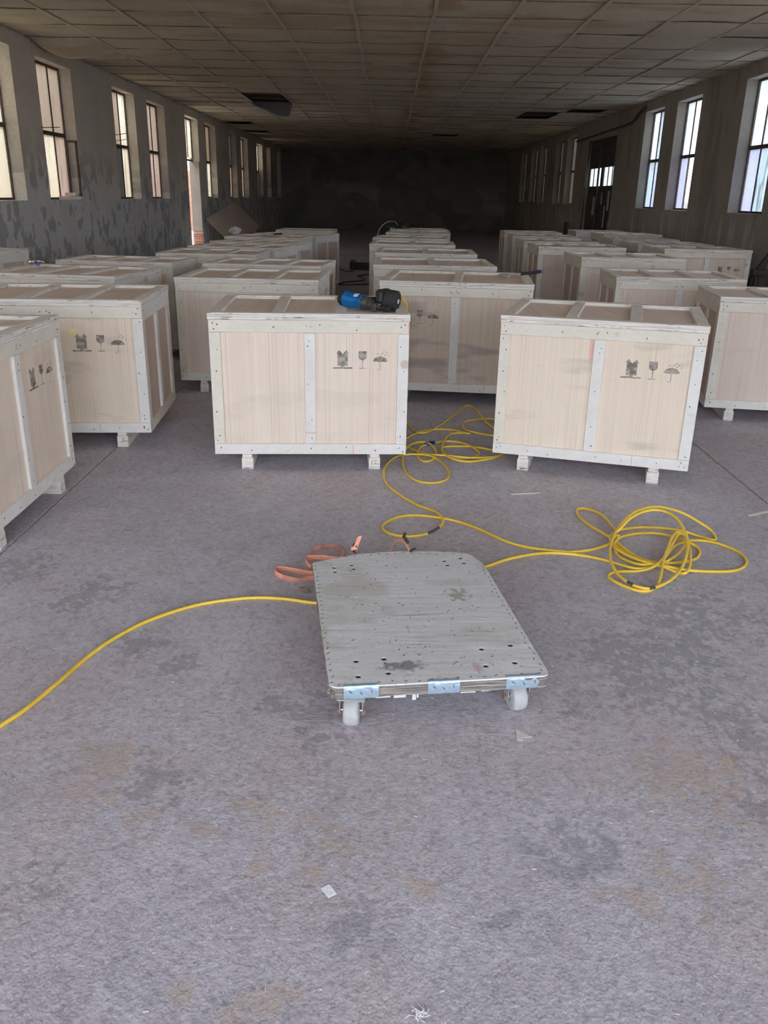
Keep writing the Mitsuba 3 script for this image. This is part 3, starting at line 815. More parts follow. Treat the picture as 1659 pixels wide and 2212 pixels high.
# name, x, y, yaw, width scale, depth scale, height shift, panel tone, lid bars, marks (1 right panel, -1 left panel, 0 none), label
CRATES = [
    (-0.461, 4.968, 3.614, .986, .96, -.005, 'pale', 2, 1, 'pale plywood crate with the blue nail gun on its lid, skid numbered 12'),
    (1.249, 4.925, -15.863, .983, .971, -.006, 'yellow', 2, 1, 'turned plywood crate nearest the yellow hose coil, pink mark beside its middle stile'),
    (-2.163, 5.341, 4.25, .995, .981, .001, 'yellow', 2, 1, 'plywood crate with a yellow spot over its arrow print and two strokes on its skid'),
    (-1.815, 4.065, 90.6, 1., 1., .001, 'pale', 2, 1, 'plywood crate turned sideways to the others at the left edge, nearest of the left row'),
    (3.103, 6.364, -8.99, .998, .923, -.015, 'pink', 2, 1, 'plywood crate cut by the right edge, behind and right of the pink-marked crate'),
    (-1.172, 7.059, -1.436, .99, 1.011, -.009, 'pale', 2, 0, 'plywood crate standing directly behind left of the crate with the nail gun'),
    (0.537, 6.807, -6.01, 1.016, 1.089, .017, 'grey', 1, -1, 'smudged plywood crate carrying a claw hammer, first of the middle column'),
    (-2.814, 7.029, -8.098, 1., .962, -.003, 'yellow', 2, 1, 'plywood crate with a blue-ended hammer on its lid, pink line on its top rail'),
    (-2.741, 8.599, -4.363, .987, .783, -.011, 'pink', 2, 1, 'plywood crate right behind the one with the blue-ended hammer, by the left wall'),
    (-1.263, 8.527, -6.372, .991, .869, -.009, 'pink', 2, 0, 'plywood crate second from the front in the column left of the middle aisle'),
    (-2.110, 9.979, -1.651, .96, .992, -.012, 'pink', 2, 0, 'third crate of the column left of the aisle, below the left doorway'),
    (-2.044, 11.219, -11.597, .987, 1., -.005, 'pale', 2, 1, 'fourth crate back in the column left of the middle aisle, slightly turned'),
    (-2.009, 12.385, -15.406, .992, 1., -.003, 'pink', 2, 1, 'fifth crate back left of the aisle, with crumpled plastic at its lid corner'),
    (-2.032, 13.813, -8.484, .997, 1., -.001, 'pink', 2, 1, 'sixth crate back left of the aisle, carrying a dark hammer on its lid'),
    (-1.812, 15.085, -20.328, .992, 1., -.003, 'pink', 2, 1, 'most turned crate left of the aisle, umbrella print just showing'),
    (-1.676, 17.262, -1.603, .938, .988, -.015, 'pale', 2, 1, 'farthest plywood crate left of the middle aisle, its right end open to the aisle'),
    (0.456, 8.519, .141, 1.012, 1.105, .014, 'pink', 1, 0, 'second crate of the middle column, behind the crate with the claw hammer'),
    (0.442, 10.384, -1.357, 1.013, 1.067, .012, 'pink', 1, 0, 'third crate of the middle column, between wider and narrower lids'),
    (0.326, 12.405, -2.04, 1.016, 1.019, .009, 'pink', 1, 0, 'fourth crate of the middle column, sticking out farthest left'),
    (0.333, 14.31, -3.716, 1.011, 1.004, .005, 'pink', 1, 0, 'fifth crate of the middle column, by the arching pale hose'),
    (0.538, 16.531, -3.558, 1.011, 1., .004, 'pink', 1, 0, 'sixth crate of the middle column, next to last'),
    (0.633, 18.252, 1.312, 1., 1., 0., 'pink', 1, 0, 'last crate of the middle column with the black nail gun on its lid'),
    (2.700, 7.953, -4.72, .975, .99, -.01, 'pink', 2, 1, 'nearest crate of the right inner column, behind the crate cut by the right edge'),
    (2.886, 10.231, .382, 1.029, 1.033, .018, 'pink', 2, 0, 'second crate of the right inner column, its long lid reaching toward the wall'),
    (2.751, 12.417, -.022, 1.035, 1.017, .016, 'brown', 2, 0, 'third crate of the right inner column, brownish front panel beside the hammer handle'),
    (2.794, 14.185, -.044, 1.015, 1.009, .007, 'pink', 2, 0, 'fourth crate of the right inner column'),
    (2.882, 16.193, -2.704, 1.003, .996, .001, 'pink', 2, 0, 'fifth crate of the right inner column, next to last'),
    (2.976, 18.168, -1.334, .984, 1.007, -.005, 'pink', 2, 0, 'farthest crate of the right inner column, at the dark end of the aisle'),
    (4.552, 12.428, 1.602, 1.05, 1.002, .016, 'pink', 2, 1, 'crate beside the dark sawhorse by the right wall, all three prints showing'),
    (4.603, 14.035, 1.744, 1.015, 1.004, .006, 'pink', 2, 0, 'second crate along the right wall, behind the one by the sawhorse'),
    (4.634, 15.792, 1.718, 1.004, 1.009, .002, 'pink', 2, 0, 'third crate along the right wall'),
    (4.964, 17.871, 2.237, 1.005, 1.009, .003, 'pink', 2, 0, 'fourth crate along the right wall, closest to it'),
    (4.731, 19.521, -.816, .977, .995, -.008, 'pink', 2, 0, 'farthest crate along the right wall, by the dark chair'),
    (-4.840, 9.170, -13.3, .75, 1., 0., 'pale', 2, 0, 'small-looking crate alone against the left wall at the left edge'),
]
for idx, (x, y, yaw, ws, ds, dz, tone, bars, mk, lab) in enumerate(CRATES):
    t = thing('shipping_crate', lab, 'crate', 'plywood shipping crates')
    tw = T().translate([x, y, 0]).rotate([0, 0, 1], yaw).scale([ws, ds, 1 + dz / .966])
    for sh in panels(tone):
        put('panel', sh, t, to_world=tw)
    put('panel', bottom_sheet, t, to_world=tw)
    for n, sh in crate_boards:
        put(n, sh, t, to_world=tw)
    sheet, lb, rec = LIDS[bars]
    lid = put('lid', sheet, t, to_world=tw)
    put('inset', rec, lid, to_world=tw)
    for n, sh in lb:
        put('board', sh, lid, to_world=tw)
    for sx in (-1, 1):
        sk = put('skid', skid[0], t, to_world=tw @ T().translate([sx * SK, 0, 0]))
        if idx == 0 and sx > 0:
            sc = [[(-.016, -.006), (-.013, .014)], [(-.020, -.002), (-.012, -.004)], [(-.004, .010), (.004, .015), (.010, .009), (.006, .0), (-.003, -.010), (.012, -.009), (.026, -.011)]]
            ob('handwritten_number', strokes(sc, SK, .045), 'm_pen', sk, to_world=tw, label='number 12 written in pen')
        if idx == 2 and sx > 0:
            ob('handwritten_strokes', strokes([[(-.008, -.018), (-.002, -.004), (-.003, .016)], [(.003, -.016), (.010, -.002), (.008, .016)]], SK, .046), 'm_pen', sk, to_world=tw, label='two short pen strokes')
    if mk:
        for n, sh in marks:
            put(n, sh, t, to_world=tw @ T().translate([0 if mk > 0 else -.60, 0, 0]))
    if idx < 12 or idx in (22, 28):
        put('nails', NAILS[idx % 4], t, kind='stuff', to_world=tw)

    def pink(x0, x1, z0, z1, yy=-.0005):
        ob('pink_mark', plain_box(x0, x1, yy, yy + .0004, z0, z1), 'm_pink_mark', t, to_world=tw, label='smear of pink crayon')
    if idx == 0:
        pink(.262, .270, CS + .004, CS + .060)
        pink(-.031, .031, CS + .135, CS + .143)
        pink(.592, .5995, ZT_ - .07, ZT_ - .002)
    if idx == 1:
        pink(-.058, -.036, ZT_ - .20, ZT_ - .075, BT - .0006)
    if idx == 2:
        rr_ = np.random.default_rng(5)
        sp0 = Polygon([(.145 + (.034 + rr_.normal(0, .004)) * math.cos(a), -.165 + (.030 + rr_.normal(0, .004)) * math.sin(a)) for a in np.linspace(0, 6.28, 26)[:-1]])
        ob('yellow_spot', decal(sp0.buffer(0), BT + .00015), 'm_yellow_spot', t, to_world=tw, label='yellow spray spot')
        ob('red_dot', decal(Point(CW / 2 - .045, CS + .042 - ZT_).buffer(.006), -.0001), 'm_red', t, to_world=tw, label='red paint dot')
    if idx == 7:
        pink(-.235, -.225, ZT_ - .070, ZT_ - .003)
    if idx == 6:
        pink(.335, .341, ZT_ - .065, ZT_ - .01)

GEN = {'H1': [[-1.246, 2.175, 0.007], [-1.214, 2.234, 0.007], [-1.168, 2.339, 0.007], [-1.122, 2.504, 0.007], [-1.072, 2.695, 0.007], [-1.005, 2.845, 0.007], [-0.921, 2.966, 0.007], [-0.78, 3.089, 0.007], [-0.637, 3.151, 0.007], [-0.523, 3.173, 0.007], [-0.404, 3.165, 0.007], [-0.274, 3.136, 0.007], [-0.129, 3.164, 0.007], [0.048, 3.256, 0.007], [0.257, 3.397, 0.007], [0.47, 3.532, 0.007], [0.602, 3.633, 0.007], [0.769, 3.708, 0.007], [0.914, 3.704, 0.007], [1.047, 3.65, 0.007], [1.169, 3.545, 0.011], [1.249, 3.545, 0.018], [1.302, 3.574, 0.028], [1.417, 3.754, 0.028], [1.496, 3.847, 0.022], [1.607, 3.912, 0.007], [1.687, 3.877, 0.007], [1.751, 3.772, 0.007], [1.746, 3.661, 0.007], [1.685, 3.574, 0.007], [1.59, 3.536, 0.007], [1.412, 3.519, 0.018], [1.31, 3.544, 0.028], [1.267, 3.609, 0.018], [1.205, 3.674, 0.013], [1.154, 3.779, 0.018], [1.133, 3.84, 0.028], [1.163, 3.938, 0.018], [1.233, 4.033, 0.007], [1.34, 4.074, 0.007], [1.469, 4.072, 0.007], [1.541, 4.004, 0.022], [1.617, 3.978, 0.007], [1.673, 3.924, 0.007], [1.701, 3.942, 0.007], [1.705, 4.017, 0.018], [1.652, 4.059, 0.048], [1.585, 4.103, 0.077], [1.496, 4.1, 0.107], [1.416, 4.097, 0.117], [1.333, 4.09, 0.098], [1.259, 4.039, 0.068], [1.175, 3.903, 0.052], [1.117, 3.765, 0.043], [1.08, 3.64, 0.037], [1.064, 3.524, 0.033], [1.075, 3.426, 0.022], [1.114, 3.345, 0.019], [1.175, 3.314, 0.019], [1.246, 3.352, 0.022], [1.324, 3.427, 0.028], [1.399, 3.543, 0.037], [1.452, 3.657, 0.058], [1.479, 3.75, 0.083], [1.482, 3.832, 0.107], [1.469, 3.906, 0.128], [1.436, 3.964, 0.138], [1.382, 3.991, 0.138], [1.31, 3.974, 0.128], [1.243, 3.944, 0.098], [1.182, 3.903, 0.052], [1.198, 4.029, 0.022], [1.186, 4.244, 0.011], [1.128, 4.34, 0.007], [1.075, 4.333, 0.007], [1.058, 4.228, 0.007], [1.087, 4.095, 0.007], [1.142, 3.926, 0.015], [1.176, 3.771, 0.021], [1.221, 3.652, 0.019], [1.287, 3.598, 0.019], [1.379, 3.596, 0.019], [1.499, 3.671, 0.007], [1.551, 3.747, 0.007], [1.564, 3.816, 0.007], [1.53, 3.856, 0.019], [1.464, 3.956, 0.013], [1.37, 3.999, 0.007], [1.26, 3.968, 0.007], [1.17, 3.866, 0.018], [1.139, 3.775, 0.013], [1.142, 3.682, 0.007], [1.192, 3.588, 0.015], [1.253, 3.563, 0.024], [1.328, 3.585, 0.029], [1.417, 3.68, 0.028], [1.487, 3.78, 0.037], [1.517, 3.876, 0.048], [1.497, 3.894, 0.058], [1.457, 3.865, 0.058], [1.391, 3.74, 0.052], [1.32, 3.584, 0.043], [1.259, 3.427, 0.033], [1.225, 3.359, 0.015], [1.178, 3.318, 0.007], [1.129, 3.315, 0.007], [1.072, 3.368, 0.007], [1.036, 3.43, 0.007], [1.037, 3.469, 0.007], [1.077, 3.496, 0.013], [1.187, 3.523, 0.007], [1.252, 3.524, 0.028], [1.315, 3.586, 0.042], [1.404, 3.742, 0.045], [1.476, 3.874, 0.048], [1.5, 3.875, 0.058], [1.508, 3.82, 0.048], [1.47, 3.66, 0.037], [1.428, 3.539, 0.028], [1.392, 3.493, 0.015], [1.358, 3.525, 0.007], [1.304, 3.542, 0.024], [1.244, 3.571, 0.028], [1.177, 3.665, 0.022], [1.132, 3.767, 0.025], [1.174, 3.86, 0.024], [1.19, 3.899, 0.028], [1.177, 3.899, 0.028], [1.145, 3.855, 0.021], [1.117, 3.822, 0.011], [1.011, 3.757, 0.007], [0.922, 3.73, 0.007], [0.886, 3.73, 0.007], [0.734, 3.768, 0.007], [0.618, 3.844, 0.007], [0.506, 3.993, 0.007], [0.418, 4.086, 0.007], [0.323, 4.132, 0.013], [0.176, 4.188, 0.007], [0.076, 4.155, 0.007], [0.007, 4.063, 0.007], [-0.002, 3.979, 0.007], [0.05, 3.906, 0.007], [0.144, 3.892, 0.007], [0.24, 3.947, 0.007], [0.307, 4.066, 0.007], [0.307, 4.158, 0.017], [0.267, 4.264, 0.007], [0.181, 4.354, 0.007], [0.093, 4.502, 0.007], [0.012, 4.702, 0.007], [-0.006, 4.924, 0.007], [0.019, 5.117, 0.007], [0.086, 5.261, 0.011], [0.194, 5.298, 0.015], [0.3, 5.263, 0.015], [0.369, 5.14, 0.007], [0.401, 4.95, 0.007], [0.378, 4.812, 0.007], [0.304, 4.738, 0.007], [0.207, 4.758, 0.007], [0.14, 4.887, 0.007], [0.114, 5.114, 0.011], [0.126, 5.334, 0.022], [0.177, 5.514, 0.019], [0.25, 5.583, 0.018], [0.312, 5.53, 0.018], [0.342, 5.379, 0.013], [0.323, 5.239, 0.007], [0.265, 5.164, 0.007], [0.222, 5.232, 0.007], [0.221, 5.377, 0.011], [0.253, 5.498, 0.013], [0.287, 5.551, 0.007]], 'H3': [[0.341, 5.601, 0.007], [0.415, 5.654, 0.007], [0.512, 5.637, 0.007], [0.582, 5.522, 0.015], [0.632, 5.408, 0.007], [0.61, 5.31, 0.007], [0.528, 5.253, 0.007], [0.438, 5.278, 0.007], [0.391, 5.402, 0.007], [0.4, 5.503, 0.007], [0.488, 5.531, 0.007], [0.599, 5.521, 0.009], [0.714, 5.469, 0.007], [0.791, 5.397, 0.007], [0.738, 5.298, 0.007], [0.632, 5.218, 0.007], [0.537, 5.182, 0.007], [0.462, 5.192, 0.015], [0.398, 5.277, 0.019], [0.381, 5.408, 0.015], [0.401, 5.573, 0.013], [0.467, 5.84, 0.007], [0.565, 5.885, 0.007], [0.61, 5.863, 0.007], [0.566, 5.898, 0.007], [0.469, 5.968, 0.007], [0.331, 5.957, 0.007], [0.225, 5.833, 0.011], [0.163, 5.731, 0.007], [0.121, 5.609, 0.007], [0.164, 5.475, 0.007], [0.272, 5.327, 0.011], [0.407, 5.268, 0.019], [0.572, 5.233, 0.018], [0.75, 5.32, 0.007], [0.89, 5.549, 0.007], [0.872, 5.783, 0.007], [0.755, 5.836, 0.007], [0.604, 5.952, 0.007], [0.583, 6.11, 0.007], [0.636, 6.238, 0.007], [0.819, 6.286, 0.013], [0.88, 6.105, 0.007], [0.803, 6.046, 0.007], [0.758, 6.281, 0.013], [0.723, 6.664, 0.007], [0.68, 6.741, 0.007], [0.628, 6.656, 0.007], [0.489, 6.283, 0.007], [0.367, 5.984, 0.011], [0.275, 5.834, 0.015], [0.211, 5.922, 0.007], [0.157, 6.131, 0.007]], 'S1': [[-0.31, 3.404], [-0.374, 3.429], [-0.435, 3.452], [-0.479, 3.458], [-0.49, 3.441], [-0.48, 3.405], [-0.439, 3.364], [-0.374, 3.338], [-0.334, 3.358], [-0.302, 3.371]], 'S2': [[-0.32, 3.531], [-0.33, 3.477], [-0.353, 3.505], [-0.36, 3.553], [-0.338, 3.566], [-0.28, 3.579], [-0.22, 3.577], [-0.191, 3.61], [-0.196, 3.654], [-0.227, 3.697], [-0.268, 3.697], [-0.313, 3.677], [-0.34, 3.64], [-0.34, 3.578]], 'cab': [[[-1.389, 20.732], [-1.193, 20.233], [-0.993, 19.509], [-0.781, 19.436]], [[-0.254, 19.077], [-0.402, 18.811], [-0.591, 18.43], [-0.652, 18.198], [-0.555, 17.901], [-0.488, 17.606], [-0.526, 17.3], [-0.817, 16.951], [-0.928, 16.65], [-0.939, 16.379], [-0.703, 16.426], [-0.352, 16.585]]]}
# ------------------------------------------------------------------ yellow air hose
hs = thing('air_hose', 'long yellow air hose winding over the concrete floor, coiled in front of the right crate', 'hose')
ob('near_length', tube(spline(GEN['H1'], 5), .0072, 9), 'm_hose', hs, smooth=60)
h3 = GEN['H3'] + [[.140, 6.10, .02], [.118, 5.98, .12], [.116, 5.80, .45], [.120, 5.62, .80], [.122, 5.52, .945], [.104, 5.49, .982], [.075, 5.52, 1.005], [.045, 5.56, 1.015], [.020, 5.58, 1.015]]
ob('far_length', tube(spline(h3, 5), .0072, 9), 'm_hose', hs, smooth=60)
full = spline(GEN['H1'], 5)
for mx, my in ((.316, 3.95), (.215, 3.98), (1.20, 3.30), (1.12, 3.36)):
    k_ = int(np.argmin(np.hypot(full[:, 0] - mx, full[:, 1] - my)))
    ob('printed_text', tube(spline(full[k_ - 1:k_ + 2], 3) + [0, 0, .0003], .00725, 9, caps=False), 'm_pen', hs, smooth=60)
ca, cb = np.array(GEN['H1'][-1]), np.array(GEN['H3'][0])
dd = (cb - ca) / np.linalg.norm(cb - ca)
ob('coupling', lathe([(0, 0), (0, .011), (.03, .012), (.03, .014), (.055, .014), (.055, .011), (.085, .011), (.085, 0)], ca - dd * .012 + [0, 0, .006], cb + [0, 0, .006], 14), 'm_black', hs, smooth=30)
for s_ in (-.012, .062):
    ob('collar', lathe([(0, .0075), (0, .0135), (.014, .0135), (.014, .0075)], ca + dd * s_ + [0, 0, .006], cb + dd * .1 + [0, 0, .006], 14), 'm_blue_plastic', hs, smooth=30)

# ------------------------------------------------------------------ platform dolly
CT = T().translate([CART[0], CART[1], 0]).rotate([0, 0, 1], math.degrees(CART[2]))
dl = thing('platform_dolly', 'weathered grey plywood platform dolly on small grey wheels, standing in the foreground', 'dolly')
ZB_, ZC_ = .110, .154
W2 = .3625


def rounded(pts, n=6):
    """polygon with a corner radius given per point"""
    out = []
    m = len(pts)
    for i, (x, y, r) in enumerate(pts):
        if r == 0:
            out.append((x, y))
            continue
        p, a, b = np.array([x, y]), np.array(pts[i - 1][:2]), np.array(pts[(i + 1) % m][:2])
        da, db = (a - p) / np.linalg.norm(a - p), (b - p) / np.linalg.norm(b - p)
        for t_ in np.linspace(0, 1, n):
            out.append(tuple((1 - t_) ** 2 * (p + da * r) + 2 * t_ * (1 - t_) * p + t_ ** 2 * (p + db * r)))
    return out


outline = rounded([(-W2, .0, .035), (W2, -.004, .030), (W2, .88, .03), (.325, 1.0, .03), (.17, 1.035, 0), (.0, 1.05, 0), (-.15, 1.038, 0), (-.27, 1.0, 0), (-W2, .962, .01)])
deck_poly = Polygon(outline).buffer(0)


def jag(poly, amp, seed, step=.012):
    r = np.random.default_rng(seed)
    L = poly.exterior.length
    n = int(L / step)
    pts = np.array([poly.exterior.interpolate(i * L / n).coords[0] for i in range(n)])
    c = np.array(poly.centroid.coords[0])
    d = pts - c
    d /= np.linalg.norm(d, axis=1, keepdims=True)
    k = np.convolve(r.normal(0, amp, n + 4), np.ones(3) / 3, 'same')[2:-2]
    return Polygon(pts + d * k[:, None]).buffer(0)


holes = [(-.265, .055), (-.165, .065), (-.262, .15), (-.168, .155), (.165, .075), (.268, .085), (.178, .185), (.285, .20), (-.275, .905), (-.20, .925), (-.275, .865), (-.195, .885), (.20, .93), (.275, .95), (.205, .885), (.28, .90)]
plate = deck_poly
for hx, hy in holes:
    plate = plate.difference(Point(hx, hy).buffer(.0100, 10))
ms = []
for q, (z0, z1) in enumerate(((ZB_, ZB_ + .014), (ZB_ + .014, ZB_ + .028), (ZB_ + .028, ZC_ - .006))):
    m = extrude(jag(deck_poly, .0022, 20 + q), z1 - z0)
    m.apply_translation((0, 0, z0))
    ms.append(m)
ob('deck_core', trimesh.util.concatenate(ms), 'm_cart_edge', dl, to_world=CT)
m = extrude(jag(plate, .0012, 31) if False else plate, .0058)
m.apply_translation((0, 0, ZC_ - .0058))
ob('deck_top', m, 'm_cart_top', dl, to_world=CT)
for hx, hy in holes:
    c = trimesh.creation.cylinder(.0085, .003, sections=10)
    c.apply_translation((hx, hy, ZC_ - .0042))
    ob('bolt', c, 'm_nail', dl, to_world=CT)
r = np.random.default_rng(9)
st = []


def staple(x, y, z, a, l=.011):
    b = plain_box(-l / 2, l / 2, -.0009, .0009, 0, .0012)
    b.apply_transform(trimesh.transformations.rotation_matrix(a, [0, 0, 1]))
    b.apply_translation((x, y, z - .0002))
    return b


for i in range(26):
    y = .03 + i * .036
    st.append(staple(-W2 + .012 + r.normal(0, .004), y, ZC_, r.uniform(-.4, 1.0)))
    if y < .88:
        st.append(staple(W2 - .014 + r.normal(0, .004), y, ZC_, r.uniform(1.2, 2.4)))
for i in range(16):
    st.append(staple(-.33 + i * .043, .012 + r.normal(0, .004), ZC_, r.normal(0, .5)))
    st.append(staple(-.25 + i * .036, .995 + .03 * math.cos(i * .2 - 1.3) + r.normal(0, .004), ZC_, r.normal(0, .6)))
for i in range(70):
    st.append(staple(r.uniform(-.33, .33), r.uniform(.04, .96), ZC_, r.uniform(0, 3.14), r.uniform(.005, .013)))
ob('staples', trimesh.util.concatenate(st), 'm_nail', dl, kind='stuff', to_world=CT)
# tape folded round the front edge, three pieces, and torn veneer between them
for x0, x1 in ((-.318, -.205), (-.045, .060), (.215, .335)):
    prof = [(.012, ZC_ + .0012), (.0, ZC_ + .0010), (-.0045, ZC_ - .006), (-.0065, ZC_ - .022), (-.0050, ZB_ + .004), (-.001, ZB_ - .002), (.010, ZB_ - .002)]
    path = np.array([(0, a, b) for a, b in prof])
    v, f = [], []
    n = len(prof)
    xs = np.linspace(x0, x1, 7)
    for j, xx in enumerate(xs):
        dy = .0008 * math.sin(j * 2.1)
        bend = .0 if xx < .31 else (xx - .31) ** 2 * 8
        for a, b in prof:
            v.append((xx, a + dy + bend, b))
        for a, b in prof:
            v.append((xx, a + dy + bend + .0006, b - .0006))
    for j in range(len(xs) - 1):
        for k2 in range(n - 1):
            for o in (0, n):
                a0 = j * 2 * n + o + k2
                f += [(a0, a0 + 2 * n, a0 + 2 * n + 1), (a0, a0 + 2 * n + 1, a0 + 1)]
    tm = trimesh.Trimesh(np.array(v), np.array(f), process=False)
    tp = ob('tape', tm, 'm_tape', dl, smooth=50, to_world=CT)
    ss = []
    for q in range(3):
        b = plain_box(-.006, .006, -.0006, .0006, -.0009, .0009)
        b.apply_transform(trimesh.transformations.rotation_matrix(.7 + .3 * q, [0, 1, 0]))
        b.apply_translation((x0 + (.2 + .3 * q) * (x1 - x0), -.0072, ZC_ - .018 - .006 * (q % 2)))
        ss.append(b)
    ob('staples', trimesh.util.concatenate(ss), 'm_nail', tp, kind='stuff', to_world=CT)
sp = []
for x, w, l in ((-.19, .05, .006), (-.135, .04, .010), (-.088, .012, .022), (-.077, .006, .014), (.09, .05, .007), (.15, .03, .005)):
    sp.append(plain_box(x - w / 2, x + w / 2, .001, .003, ZB_ - l, ZB_ + .004))
ob('splinters', trimesh.util.concatenate(sp), 'm_veneer', dl, kind='stuff', to_world=CT)
sp = []
for x, y, l, w, z in ((-W2 + .001, .07, .04, .005, .018), (-W2 + .002, .035, .02, .007, .026), (W2 - .004, .045, .03, .006, .024), (W2 - .008, .03, .02, .008, .03), (-.352, .012, .018, .006, .03)):
    c_ = chbox(-w, w, -l, l, -.010, .012, .004)
    c_.vertices += .0035 * np.sin(c_.vertices[:, ::-1] * 400)
    c_.apply_translation((x, y, ZC_ - z))
    sp.append(c_)
ob('torn_veneer', trimesh.util.concatenate(sp), 'm_cart_edge', dl, kind='stuff', to_world=CT)


def caster(cx, cy, yaw):
    """wheel centre on the floor at cx, cy (dolly's own frame), axle across"""
    R = .050
    tw = CT @ T().translate([cx, cy, 0]).rotate([0, 0, 1], yaw)
    wp = [(-.026, .018), (-.0265, .030), (-.025, .042), (-.021, .0478), (-.013, R), (.013, R), (.021, .0478), (.025, .042), (.0265, .030), (.026, .018)]
    cs = thing_part('caster', dl, lathe([(x_ + .026, r_) for x_, r_ in wp], (-.026, 0, R), (.026, 0, R), 40), 'm_wheel', tw)
    ob('hub', lathe([(0, 0), (0, .020), (.002, .022), (.052, .022), (.054, .020), (.054, 0)], (-.027, 0, R), (.027, 0, R), 24), 'm_galv', cs, smooth=40, to_world=tw)
    ob('axle', rod((-.046, 0, R), (.046, 0, R), .006, 12), 'm_steel', cs, smooth=40, to_world=tw)
    for sx in (-1, 1):
        fp = Polygon([(-.014, .040), (.0, .036), (.014, .040), (.026, .108), (-.026, .108)])
        m = extrude(fp, .003)
        v = m.vertices.copy()
        m.vertices = np.stack([sx * .037 + v[:, 2] - .0015, v[:, 0], v[:, 1]], 1)
        m.fix_normals()
        ob('fork', m, 'm_galv', cs, to_world=tw)
        ob('nut', lathe([(0, 0), (0, .010), (.008, .010), (.008, 0)], (sx * .0385, 0, R), (sx * .0475, 0, R), 6), 'm_rust', cs, to_world=tw)
    ob('mounting_plate', chbox(-.045, .045, -.038, .038, .105, .1098, .001), 'm_galv', cs, to_world=tw)


def thing_part(name, parent, mesh, m, tw):
    return ob(name, mesh, m, parent, smooth=40, to_world=tw)


def cart_xy(wx, wy):
    a = CART[2]
    dx, dy = wx - CART[0], wy - CART[1]
    return dx * math.cos(a) + dy * math.sin(a), -dx * math.sin(a) + dy * math.cos(a)


for (wx, wy), yw in (((-.092, 2.300), -12), ((.458, 2.405), 6), ((-.19, 3.10), 0), ((.36, 3.17), 0)):
    cx, cy = cart_xy(wx, wy)
    caster(cx, cy, yw)

# ------------------------------------------------------------------ orange strap under the dolly
sp_ = thing('webbing_strap', 'orange webbing strap looped on the floor at the far left corner of the dolly', 'strap')
for nm in ('S1', 'S2'):
    pth = spline([(a, b, .0135) for a, b in GEN[nm]], 6)
    if nm == 'S2':
        pth[:, 2] += .012 * np.sin(np.linspace(0, 6, len(pth))) ** 2
    m, uv = ribbon(pth, (0.1, -0.25, 1.0), .026)
    put('loop', mikit.ply(m, 'm_strap', uv=uv, smooth=True), sp_)
m, uv = ribbon(spline([(-.335, 3.235, .005), (-.345, 3.23, .03), (-.335, 3.215, .034), (-.325, 3.225, .008)]), (1, .2, 0), .024)
put('wrap', mikit.ply(m, 'm_strap_dark', uv=uv, smooth=True), sp_)
t1 = thing('tied_strap_end', 'short orange strap end knotted upright at the back edge of the dolly', 'strap')
bx, by = -.125, 3.345
m, uv = ribbon(spline([(bx, by, .158), (bx + .008, by + .004, .185), (bx + .022, by + .008, .225)]), (1, -.2, .3), .020)
put('tail', mikit.ply(m, 'm_strap', uv=uv, smooth=True), t1)
kn = trimesh.creation.icosphere(subdivisions=2, radius=1)
kn.apply_scale((.016, .011, .013))
kn.apply_translation((bx - .002, by, .168))
ob('knot', kn, 'm_strap', t1, smooth=60)
ob('cord', tube(spline([(bx - .01, by - .012, .158), (bx + .006, by - .008, .166), (bx + .008, by + .006, .184), (bx - .006, by + .008, .186), (bx - .008, by - .004, .170), (bx + .004, by - .024, .157)]), .0028, 6), 'm_black', t1, smooth=60)
t2 = thing('strap_handle', 'orange strap handle arching over the back edge of the dolly, tied with black cord', 'strap')
hx, hy = .075, 3.365
m, uv = ribbon(spline([(hx - .038, hy + .028, .12), (hx - .037, hy + .020, .165), (hx - .015, hy + .012, .198), (hx + .015, hy + .010, .196), (hx + .03, hy + .005, .175), (hx + .042, hy - .004, .1575)]), (.25, 1, .1), .022)
put('loop', mikit.ply(m, 'm_strap', uv=uv, smooth=True), t2)
kn = []
rk = np.random.default_rng(3)
for q in range(5):
    s_ = trimesh.creation.icosphere(subdivisions=2, radius=.0075)
    s_.apply_translation((hx + .022 + rk.normal(0, .004), hy + rk.normal(0, .004), .200 + .008 * q * .9))
    kn.append(s_)
ob('black_knot', trimesh.util.concatenate(kn), 'm_black_rough', t2, smooth=60, kind='stuff')
ob('cord_end', tube(spline([(hx + .045, hy - .02, .1605), (hx + .055, hy - .005, .164), (hx + .068, hy - .002, .167)]), .005, 7), 'm_black_rough', t2, smooth=60)


